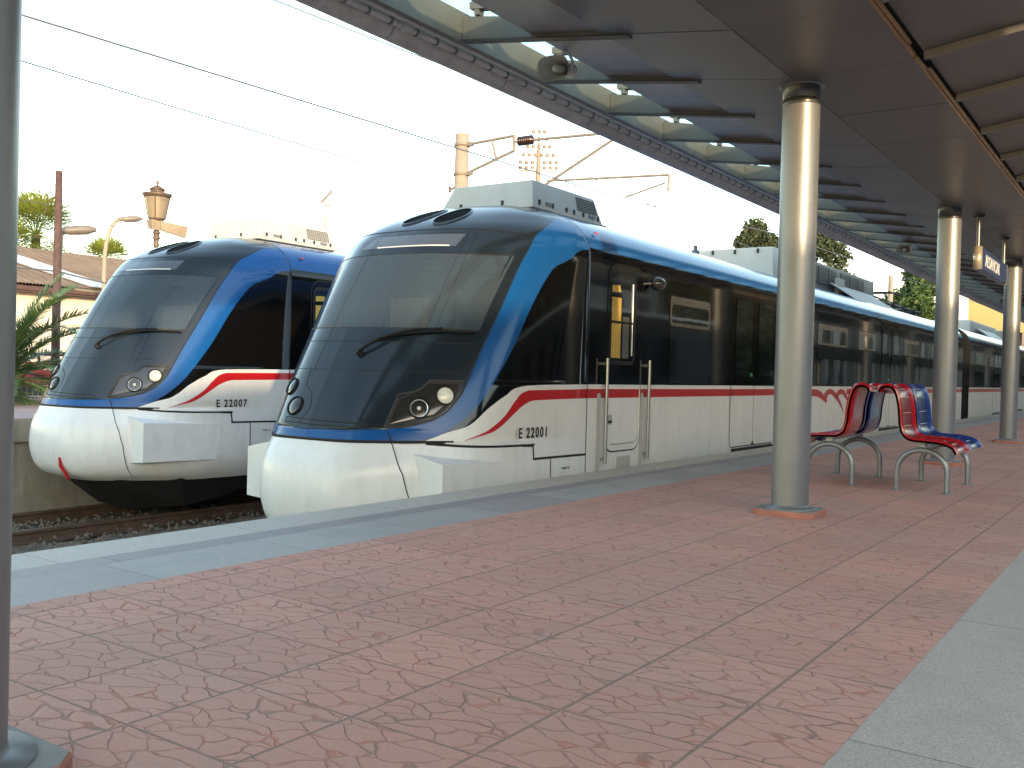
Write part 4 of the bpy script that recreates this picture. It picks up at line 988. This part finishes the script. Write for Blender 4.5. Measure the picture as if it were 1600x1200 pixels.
mb = MB(); mb.lathe((-13.85, 17.4, 5.05), [(.02, 0), (.05, .03), (.02, .06), (.05, .09), (.02, .12)], M_insul, 12); mb.tube([(-13.85, 17.42, 5.12), (-13.6, 17.5, 5.2)], .03, M_catm, 8); tag(mb.build('wire_insulator'), 'small dark insulator clamped to the side of the concrete mast', 'insulator')
for i, (x, y) in enumerate(((-14.5, 62), (-15.3, 84))):
    mb = MB(); mb.lathe((x, y, .17), [(.2, 0), (.15, 7.3), (0, 7.3)], M_mast, 12); tag(mb.build('far_mast'), ('slim pale mast between the two distant trees', 'slim pale mast beyond the poplar, farthest of the masts')[i], 'mast')
mb = MB(); mb.tube(sag((-12.3, 20, 6.0), (-14.5, 62, 7.0), .6), .012, M_wire, 5); tag(mb.build('far_wire'), 'faint overhead wire passing behind the distant conifer trees', 'wire')

# ================================================================ LEFT SIDE: SHED, POLES, LAMPS, FENCE, PALMS
sh = empty('shed_building', (-25, 15, .17)); tag(sh, 'low cream building with a brown corrugated roof behind the palm fronds', 'building')
def lc(x, y, z): return (x+25, y-15, z-.17)
mb = MB(); mb.hexa([lc(-34.5, 6, .17), lc(-25.4, 6, .17), lc(-25.4, 26, .17), lc(-34.5, 26, .17), lc(-34.5, 6, 2.75), lc(-25.4, 6, 2.75), lc(-25.4, 26, 2.75), lc(-34.5, 26, 2.75)], M_wall); mb.build('wall', sh)
mb = MB(); ya, yb = 5.5, 26.5; n_ = 900; P = []
for i in range(n_+1):
    y = ya+(yb-ya)*i/n_; h = .022*sin(i*pi/2.0)
    P.append([lc(-24.85, y, 2.95+h), lc(-27.5, y, 3.735+h), lc(-30, y, 4.47+h), lc(-35, y, 3.0+h)])
mb.grid(P, M_roofsheet, False); mb.build('roof', sh)
mb = MB(); mb.box(.02, .12, ya-15, yb-15, 2.60, 2.72, M_wood); mb.box(-.5, .1, ya-15, yb-15, 2.56, 2.585, M_wood)
for i in range(22): mb.box(-.45, .14, ya-15+i, ya-15+i+.07, 2.62, 2.70, M_wood)
mb.build('eaves', sh)
rp = [(-28.73, 15.15, 4.14), (-27.54, 14.52, 3.79), (-26.1, 14.9, 3.37), (-25.2, 14.9, 3.10), (-25.0, 16.2, 3.05), (-25.7, 15.95, 3.24)]
mb = MB(); zz = lambda x: 2.95+(x+24.85)*(-1.52/5.15)+.06
q0 = [(-29.4, 14.6), (-28.6, 15.1), (-24.87, 16.3), (-24.87, 15.35), (-27.9, 14.2), (-28.7, 13.9)]
mb.face([lc(x, y, zz(x)) for x, y in q0], M_paleband); mb.face([lc(x, y, zz(x)-.02) for x, y in q0][::-1], M_paleband); mb.build('pale_roof_band', sh)  # pale diagonal band laid over the roof slope
mb = MB(); mb.tube([lc(-24.9, 14.9, 2.9), lc(-24.9, 16.4, 2.86)], .05, M_amber, 8); mb.build('gutter_piece', sh)

pl = empty('utility_pole', (-18, 10.4, .17)); tag(pl, 'tall brown wooden utility pole with small hooks, in front of the corrugated roof', 'pole')
mb = MB(); mb.lathe((0, 0, 0), [(.085, 0), (.065, 4.46), (0, 4.46)], M_wood, 14); mb.build('post', pl)
mb = MB(); mb.tube([(0, 0, 3.78), (.06, .10, 3.76), (.08, .16, 3.80), (.08, .17, 3.88)], .012, M_wood, 6); mb.build('hook', pl)
mb = MB(); mb.tube([(0, -.02, 4.2), (-.10, -.12, 4.15), (-.13, -.17, 4.0), (-.10, -.14, 3.85)], .010, M_wood, 6); mb.tube([(-.03, -.05, 3.95), (-.12, -.15, 3.8), (-.15, -.2, 3.55)], .008, M_wood, 6); mb.build('hook', pl)
mb = MB(); mb.tube(sag((-18, 10.5, 3.95), (-22, 34, 4.3), .5), .006, M_wire, 5); mb.tube(sag((-19, -2, 4.6), (-18, 10.3, 3.95), .15), .006, M_wire, 5); tag(mb.build('telephone_wire'), 'upper faint telephone wire strung from the wooden pole', 'wire')
mb = MB(); mb.tube(sag((-18, 10.5, 3.85), (-20, 30, 3.4), .35), .006, M_wire, 5); tag(mb.build('telephone_wire'), 'lower faint telephone wire strung from the wooden pole', 'wire')
mb = MB(); mb.tube(sag((-19, -2, 2.75), (-18, 10.4, 2.68), .05)+sag((-18, 10.4, 2.68), (-18.05, 12.95, 2.42), .03)[1:], .014, M_wire, 6); tag(mb.build('power_cable'), 'dark cable running from the wooden pole to the ornate lamp post', 'cable')

M_lamphead = mat('lamp_head_grey', (.17, .155, .15), .5)
def cobra(name, base, h, reach, dirv, lab, head=1.0):
    root = empty(name, base); tag(root, lab, 'street lamp', 'curved street lamps behind the shed')
    dv = Vector((*dirv, 0)).normalized(); mb = MB()
    mb.tube([(0, 0, 0), (0, 0, h*.72)]+[tuple(dv*(reach*(1-cos(t)))+Vector((0, 0, h*.72+h*.26*sin(t)))) for t in [pi/2*k/10 for k in range(1, 10)]]+[tuple(dv*reach*1.02+Vector((0, 0, h*.985)))], .055, M_mast, 10); mb.build('post', root)
    mb = MB(); c = dv*(reach+.25*head)+Vector((0, 0, h*.99)); sd = Vector((-dv.y, dv.x, 0))
    P = []
    for s_, wd, hh in ((-.33, .05, .04), (-.2, .11, .07), (0, .15, .09), (.2, .14, .08), (.33, .07, .04)):
        P.append([c+dv*s_*head+sd*wd*head*cos(t)+Vector((0, 0, 1))*(hh*head*sin(t)+s_*.12*head) for t in [2*pi*k/12 for k in range(12)]])
    mb.grid(P, M_lamphead, True, True); mb.face(P[0][::-1], M_lamphead); mb.face(P[-1], M_lamphead); hd = mb.build('lamp_head', root)
    mb = MB(); mb.grid([[c+dv*s_*head+sd*w_*head+Vector((0, 0, -.085*head+s_*.12*head)) for w_ in (-.09, 0, .09)] for s_ in (-.15, 0, .2)], M_lens, True); mb.build('lamp_glass', hd)
cobra('street_lamp', (-24, 15.2, .17), 4.75, .38, (.45, .9), 'curved street lamp rising over the shed roof ridge, left of the ornate lantern')
cobra('street_lamp', (-18.5, 10.72, .17), 3.45, .05, (.45, .9), 'wide grey lamp head just right of the wooden pole', 1.1)

# ornate lantern
ln = empty('lantern_post', (-18, 12.6, .17)); tag(ln, 'ornate brown lantern post with frosted glass and two cream floodlight boxes', 'lamp post')
mb = MB(); mb.lathe((0, 0, 0), [(.16, 0), (.16, .3), (.09, .4), (.06, .5), (.05, 2.9), (.075, 2.95), (.05, 3.0), (.06, 3.1), (.09, 3.14), (.06, 3.18), (.06, 3.24), (.10, 3.27), (.06, 3.31), (.05, 3.50)], M_lampm, 18); mb.build('post', ln)
mb = MB(); mb.lathe((0, 0, 0), [(.165, 3.64), (.25, 4.21)], M_amber, 28); mb.build('lamp_glass', ln)
mb = MB(); mb.lathe((0, 0, 0), [(.05, 3.56), (.14, 3.60), (.175, 3.63), (.17, 3.66), (.16, 3.645)], M_lampm, 24)
for k in range(4):
    t = pi/4+k*pi/2; mb.tube([(.175*cos(t), .175*sin(t), 3.64), (.265*cos(t), .265*sin(t), 4.24)], .013, M_lampm, 6)
mb.build('frame', ln)
mb = MB(); mb.lathe((0, 0, 0), [(.25, 4.20), (.275, 4.22), (.31, 4.29), (.30, 4.31), (.15, 4.33), (.14, 4.40), (.165, 4.41), (.17, 4.43), (.09, 4.50), (.03, 4.53), (.02, 4.56), (.035, 4.59), (.03, 4.63), (.01, 4.66), (0, 4.68)], M_lampm, 28); cp = mb.build('cap', ln)
for k in range(4):
    t = pi/4+k*pi/2; mb = MB(); c = Vector((.31*cos(t), .31*sin(t), 4.33)); mb.tube([c+Vector((cos(t)*.035*cos(a), sin(t)*.035*cos(a), .035*sin(a))) for a in [2*pi*i/12 for i in range(13)]], .008, M_lampm, 6, False); mb.build('ring', cp)
for (dx, dy, rz) in ((-.02, -.02, 0), (.16, .30, 0)):
    mb = MB()
    if dx < 0: mb.hexa([(-.10, -.14, 3.36), (.06, -.14, 3.33), (.10, .06, 3.33), (-.06, .06, 3.36), (-.12, -.18, 3.60), (.08, -.18, 3.60), (.12, .06, 3.60), (-.08, .06, 3.60)], M_fbox)
    else: mb.hexa([(.02, .08, 3.34), (.13, .02, 3.34), (.30, .52, 3.18), (.16, .58, 3.20), (.0, .08, 3.58), (.14, .0, 3.58), (.36, .54, 3.50), (.20, .62, 3.52)], M_fbox)
    bevel(mb.build('floodlight', ln), .01)
mb = MB(); mb.tube([(.05, .02, 3.12), (.12, .10, 3.12), (.15, .14, 3.2), (.15, .14, 3.34)], .014, M_collar, 8); mb.build('bracket', ln)

for o_ in children(ln)+[c2 for c1 in children(ln) for c2 in children(c1)]:
    for v_ in o_.data.vertices:
        if v_.co.z > 2.9: v_.co.z = 4.68-(4.68-v_.co.z)*.80
        elif v_.co.z > 2.0: v_.co.z += .356
# fence pickets are one fence
fe = empty('picket_fence', (-18, 10, .17)); tag(fe, 'low fence of thin white metal rods at the back of the opposite platform', 'fence')
mb = MB(); mb.box(-.02, .02, -3, 9, .03, .06, M_fence); mb.box(-.015, .015, -3, 9, .40, .42, M_fence); mb.build('rail', fe)
for i in range(80):
    mb = MB(); y = -2.9+i*.11; mb.tube([(0, y, 0), (0, y, .46)], .010, M_fence, 6); mb.build('picket', fe)
ki = empty('red_kiosk', (-20.2, 11.4, .17)); tag(ki, 'low red painted kiosk front behind the white picket fence', 'kiosk')
mb = MB(); mb.box(-.4, 0, -.9, 1.6, .22, .56, M_redpanel); mb.box(-.4, 0, -.2, 1.6, .58, .72, M_redpanel); mb.build('panel', ki)
mb = MB(); mb.box(-.4, -.02, -.9, 1.6, 0, .2, M_collar); mb.build('base', ki)
mb = MB(); mb.box(-.5, .05, -.4, 1.7, .86, .92, M_collar); mb.tube([(0, 1.3, .7), (0, 1.3, .9)], .03, M_wood, 8); mb.tube([(0, -.1, .7), (0, -.1, .9)], .03, M_wood, 8); mb.build('awning', ki)
gb = empty('small_booth', (-22.5, 15.0, .17)); tag(gb, 'small yellowish booth with a pitched roof glimpsed between palm fronds', 'booth')
mb = MB(); mb.box(-.8, 0, -1, .9, 0, 1.25, M_yellowwall); mb.build('wall', gb)
mb = MB(); mb.hexa([(-.9, -1.15, 1.25), (.12, -1.15, 1.25), (.12, 1.05, 1.25), (-.9, 1.05, 1.25), (-.6, -.2, 1.65), (-.2, -.2, 1.65), (-.2, .2, 1.65), (-.6, .2, 1.65)], M_roofsheet); mb.build('roof', gb)

def frond(mb, base, az, el, L, droop, m, nl=64, ll=.40, w=.017):
    d0 = Vector((cos(az)*cos(el), sin(az)*cos(el), sin(el))); p = Vector(base); n_ = 18; pts = [p.copy()]; d = d0.copy()
    for i in range(n_): d = (d+Vector((0, 0, -droop/n_))).normalized(); p = p+d*L/n_; pts.append(p.copy())
    mb.tube(pts, [.022*(1-.85*i/n_)+.003 for i in range(n_+1)], m, 5)
    for k in range(nl):
        t = .08+.92*k/nl; f = t*n_; i = min(int(f), n_-1); q = pts[i].lerp(pts[i+1], f-i); dd = (pts[i+1]-pts[i]).normalized(); sd = dd.cross(Vector((0, 0, 1))).normalized(); u_ = sd.cross(dd)
        ln_ = ll*(sin(pi*min(1, .15+.8*t))**.6)*random.uniform(.85, 1.1)
        for s_ in (1, -1):
            e_ = (sd*s_*.8+dd*.75+u_*random.uniform(.05, .45)).normalized(); tip = q+e_*ln_+Vector((0, 0, -.12*ln_)); ww = dd*w
            mb.face([q-ww, q+ww, q.lerp(tip, .6)+ww*.8, tip, q.lerp(tip, .6)-ww*.8], m)
def palm(name, base, ht, L, nf, lab, cat='palm', grp=None, elr=(-.1, 1.35)):
    root = empty(name, base); tag(root, lab, cat, grp)
    mb = MB(); prof = [(.20, 0)]
    k = 0
    while k*.08 < ht: prof += [(.17+.03*(k % 2), k*.08)]; k += 1
    prof += [(.22, ht), (.0, ht+.1)]; mb.lathe((0, 0, 0), prof, M_bark, 14); mb.build('trunk', root)
    mb = MB()
    for i in range(nf):
        az = i*2.399+random.uniform(-.2, .2); el = elr[0]+(elr[1]-elr[0])*((i+.5)/nf)**.8
        frond(mb, (0, 0, ht), az, el, L*random.uniform(.85, 1.1), random.uniform(.9, 1.7), M_frond)
    mb.build('crown', root); return root
palm('date_palm', (-16.9, 8.75, .17), .35, 2.35, 46, 'young green date palm with arching feathery fronds behind the left pillar')
def fanpalm(base, ht, r, nf, lab):
    root = empty('fan_palm', base); tag(root, lab, 'palm', 'fan palms behind the shed roof')
    mb = MB(); mb.tube([(0, 0, 0), (0, 0, ht)], [.2, .15], M_bark, 10); mb.build('trunk', root)
    mb = MB()
    for i in range(nf):
        az = i*2.399; el = -.6+2.0*((i+.5)/nf); d = Vector((cos(az)*cos(el), sin(az)*cos(el), sin(el))); c = Vector((0, 0, ht))+d*r*.5
        mb.tube([(0, 0, ht), c], .012, M_frond2, 4)
        sd = d.cross(Vector((0, 0, 1)));
        if sd.length < .1: sd = Vector((1, 0, 0))
        sd.normalize(); u_ = sd.cross(d)
        for k in range(22):
            a = -1.5+3.0*k/21; e_ = (d*cos(a)+sd*sin(a)+u_*random.uniform(-.1, .15)).normalized(); tip = c+e_*r*random.uniform(.5, .65)+Vector((0, 0, -.06)); wv = (sd*cos(a)-d*sin(a))*.022
            mb.face([c, c.lerp(tip, .55)-wv, tip, c.lerp(tip, .55)+wv], M_frond2)
    mb.build('crown', root)
fanpalm((-33.6, 18.6, -.5), 5.9, 1.75, 60, 'larger pale green fan palm above the left end of the shed roof')
fanpalm((-33.5, 21.3, -.5), 5.1, 1.25, 36, 'smaller drooping fan palm just behind the wooden pole')
fanpalm((-33.2, 17.3, -.5), 5.2, 1.4, 34, 'low fan palm at the far left next to the cropped pillar')
fanpalm((-34, 23.6, -.5), 4.7, .9, 26, 'lowest fan palm tuft peeping over the roof ridge')

# ================================================================ DISTANT TREES
def tree(name, base, ht, crown, lab, m, n_leaf, leaf, cat='tree', clumps=40, trunk_h=None):
    root = empty(name, base); tag(root, lab, cat)
    cz, rx, rz = crown; mb = MB(); mb.tube([(0, 0, 0), (.1, 0, ht*.4), (0, .1, cz)], [.35, .26, .15], M_bark, 10)
    cl_ = []
    for i in range(clumps):
        t = random.uniform(0, 2*pi); h = random.uniform(-1, 1); rr = sqrt(max(0, 1-h*h))*random.uniform(.35, 1.0)
        k_ = 1.0 if h < 0 else (1-.45*h)
        c = Vector((cos(t)*rx*rr*k_, sin(t)*rx*rr*k_, cz+h*rz)); cl_.append((c, random.uniform(.22, .42)*rx)); 
        if i % 4 == 0: mb.tube([(0, 0, cz-rz*.5), c*.4+Vector((0, 0, cz*.55)), c*.7+Vector((0, 0, cz*.28))], [.10, .05, .02], M_bark, 6)
    mb.build('trunk', root); mb = MB()
    for k in range(n_leaf):
        c, r = cl_[k % len(cl_)]; d = Vector((random.gauss(0, 1), random.gauss(0, 1), random.gauss(0, .85))); d = d/max(d.length, .1)*r*random.uniform(.5, 1.05); p = c+d
        a = Vector((random.uniform(-1, 1), random.uniform(-1, 1), random.uniform(-1, 1))).normalized(); b = a.cross(Vector((random.uniform(-1, 1), random.uniform(-1, 1), .3))).normalized(); s_ = leaf*random.uniform(.6, 1.3)
        mb.face([p-a*s_, p+b*s_*.45, p+a*s_, p-b*s_*.45], m)
    mb.build('crown', root)
tree('conifer_tree', (-21.5, 57.5, 0), 9.6, (7.7, 2.2, 2.4), 'dark bushy tree rising behind the train roof, left of the nearest pillar', M_pine, 24000, .16, clumps=60)
tree('conifer_tree', (-17.7, 57.0, 0), 9.2, (7.2, 2.1, 2.4), 'dark bushy tree showing right of the nearest pillar above the roof louvres', M_pine, 13000, .16, clumps=40)
tree('poplar_tree', (-16.6, 80, 0), 9.8, (6.4, 2.4, 3.3), 'rounded bright green tree between the nearest and second pillar', M_poplar, 30000, .17, clumps=70)
tree('shrub', (-13.9, 78, 0), 5.5, (4.4, 1.2, 1.0), 'small green bush top at the right foot of the rounded tree', M_poplar, 3500, .14, clumps=14)

# ================================================================ DISTANT BUILDINGS
bb = empty('advert_board', (-24.0, 92, 0)); tag(bb, 'white hoarding with a round red mark in the far distance', 'hoarding')
mb = MB(); mb.box(-3.2, 9, 0, .4, 3.0, 9.2, M_bwhite); mb.box(-3.0, -2.7, .1, .3, 0, 3, M_gutter); mb.box(7, 7.3, .1, .3, 0, 3, M_gutter); mb.build('panel', bb)
mb = MB(); mb.lathe((2.7, -.02, 7.6), [(0, 0), (.85, 0), (.85, .02)], M_redmark, 24, axis=(0, -1, 0)); mb.build('red_disc', bb)
hb = empty('station_hall', (-14, 97, 0)); tag(hb, 'sunlit yellow hall with lower wall coloured orange for shade at the end of the line', 'building')
mb = MB(); mb.box(-8, 12, 0, 12, 0, 5.5, M_hallshade); mb.build('lower_wall', hb)
mb = MB(); mb.hexa([(-9, -1.5, 5.6), (13, -1.5, 5.6), (13, 13, 5.6), (-9, 13, 5.6), (-9, -1.5, 9.2), (13, -1.5, 7.8), (13, 13, 7.8), (-9, 13, 9.2)], M_yellowwall); mb.build('upper_wall', hb)
for k in range(7):
    mb = MB(); mb.box(-7.5+k*2.6, -7.1+k*2.6, -1.4, 0, 0, 5.6, M_mast); mb.build('column', hb)
mb = MB(); mb.box(-9.2, 13.2, -1.7, -1.5, 9.15-1.0, 9.35-1.0, M_gutter); 
hs = empty('grey_depot', (-13.5, 62, 0)); tag(hs, 'long low grey depot roof behind the second car roof', 'building')
mb = MB(); mb.box(-9, -.6, 0, 20, 0, 3.2, M_acbox); mb.build('wall', hs)
mb = MB(); mb.hexa([(-9.3, -.3, 3.2), (-.3, -.3, 3.2), (-.3, 20.3, 3.2), (-9.3, 20.3, 3.2), (-9.3, -.3, 3.9), (-.3, -.3, 3.35), (-.3, 20.3, 3.35), (-9.3, 20.3, 3.9)], M_gutter); mb.build('roof', hs)

# ================================================================ STADIUM FLOODLIGHTS
fl = empty('floodlight_tower', (-98.5, 150, 0)); tag(fl, 'pale stadium floodlight tower with rows of lamps, seen behind the bracket arm', 'floodlight tower')
ax = Vector((.835, .55, 0)); rz_ = math.atan2(ax.y, ax.x); fl.rotation_euler = (0, 0, rz_)
mb = MB(); mb.tube([(0, 0, 0), (0, 0, 38)], [.6, .35], M_catm, 10); mb.build('mast', fl)
mb = MB()
mb.box(-3.2, 3.0, -.1, .1, 34.4, 34.65, M_catm)
for z in (35.6, 36.4, 37.9, 39.1): mb.box(-2.4, 2.4, -.04, .04, z, z+.08, M_catm)
mb.tube([(0, 0, 38), (0, 0, 41.2)], [.22, .08], M_catm, 8); mb.build('frame', fl)
for r_, (z, n_, wd) in enumerate(((35.0, 7, 2.9), (35.9, 7, 2.9), (37.1, 6, 2.4), (38.5, 5, 1.8), (39.8, 3, 1.2), (41.0, 3, .9))):
    for k in range(n_):
        x = -wd+2*wd*k/(n_-1); mb = MB(); mb.lathe((x, -.3, z), [(0, 0), (.36, .02), (.24, .4), (0, .44)], M_catm, 10, axis=(0, 1, 0)); mb.build('lamp', fl)
fl.scale = (1.15, 1.15, 1.115)
f2 = empty('floodlight_tower', (-200, 195, 0)); tag(f2, 'tiny stadium floodlight on a thin pole above the far train roof unit', 'floodlight tower')
f2.rotation_euler = (0, 0, .9)
mb = MB(); mb.tube([(0, 0, 0), (0, 0, 47)], [.45, .2], M_catm, 8); mb.build('mast', f2)
mb = MB(); mb.hexa([(-1.6, -1.2, 46.5), (1.6, -1.2, 46.5), (1.6, 1.0, 47), (-1.6, 1.0, 47), (-1.6, -1.2, 46.9), (1.6, -1.2, 46.9), (1.6, 1.0, 47.4), (-1.6, 1.0, 47.4)], M_catm); mb.build('frame', f2)
for k in range(6):
    mb = MB(); mb.lathe((-1.2+.5*k, .2, 47.8+k*.6), [(0, 0), (.5, .05), (.3, .5), (0, .55)], M_tray, 10, axis=(0, 1, 0)); mb.build('lamp', f2)

# ================================================================ UNSEEN BLOCKS AND TREES ADDED FOR REFLECTIONS AND SHADE
sb = empty('sun_blocking_building', (9, 30, 0)); tag(sb, 'unseen low building added to block low sun along the platform', 'building')  # unseen building, height set to keep low sun off the lower pillars
HB = 3.45
mb = MB(); mb.box(0, 6, -95, 14, 0, HB, M_lowwall); mb.build('wall', sb)
for i in range(31):
    y = -94+i*3.4
    mb = MB(); mb.box(-.05, .0, y, y+1.6, .9, 2.6, M_unseenwin); mb.build('window', sb)
mb = MB(); mb.box(-.25, 6.2, -95.2, 14.2, HB, HB+.12, M_gutter); mb.build('roof_edge', sb)
tb = empty('reflected_building', (13, 24, 0)); tag(tb, 'unseen two storey block with a dark arcade, shaped for its reflection in the train', 'building')  # unseen block, height and length shaped for its reflection in the train side
mb = MB(); mb.box(0, 10, 15, 22, 2.6, 6.2, M_reflpale); mb.box(0, 10, 44, 300, 2.6, 8.0, M_reflblock); mb.build('upper_wall', tb)
mb = MB(); mb.box(1.5, 10, 0, 300, 0, 2.6, M_unseenwin); mb.build('ground_floor', tb)
for i in range(40):
    y = 1+i*3
    mb = MB(); mb.box(.0, .35, y, y+.4, 0, 2.6, M_reflpale); mb.build('column', tb)
    if 14 < y < 20 or y > 44: mb = MB(); mb.box(-.04, 0, y+.6, y+1.9, 3.4, 4.9, M_unseenwin); mb.build('window', tb)
for i in range(9):
    mb = MB(); y = 3+i*12.3; mb.box(1.0, 1.4, y, y+1.5, .1, 2.3, M_yellowwall); mb.build('yellow_panel', tb)
for i in range(26):
    y = 45+i*4.1; mb = MB(); mb.box(-.12, 0, y, y+.9+.5*(i % 3), 3.6, 5.4, M_reflpale); mb.build('reflection_strip', tb)  # pale strips added to streak the reflections in the train
mb = MB(); mb.box(-.6, 10.3, 14.7, 22.3, 6.2, 6.4, M_gutter); mb.build('roof_edge', tb)

tree('reflection_tree', (15, 56, 0), 9, (4.5, 5.5, 4.5), 'unseen broad dark tree between the reflected blocks, added to darken reflections', M_pine, 9000, .45, clumps=40)  # unseen trees added to darken reflections in the black train side
tree('reflection_tree', (17, 30, 0), 9, (4.5, 6, 4.5), 'unseen broad dark tree before the pale reflected block, added to darken reflections', M_pine, 9000, .45, clumps=40)
tree('reflection_tree', (17, 20, 0), 9, (4.5, 6, 4.5), 'unseen broad dark tree nearest the low building, added to darken reflections', M_pine, 9000, .45, clumps=40)
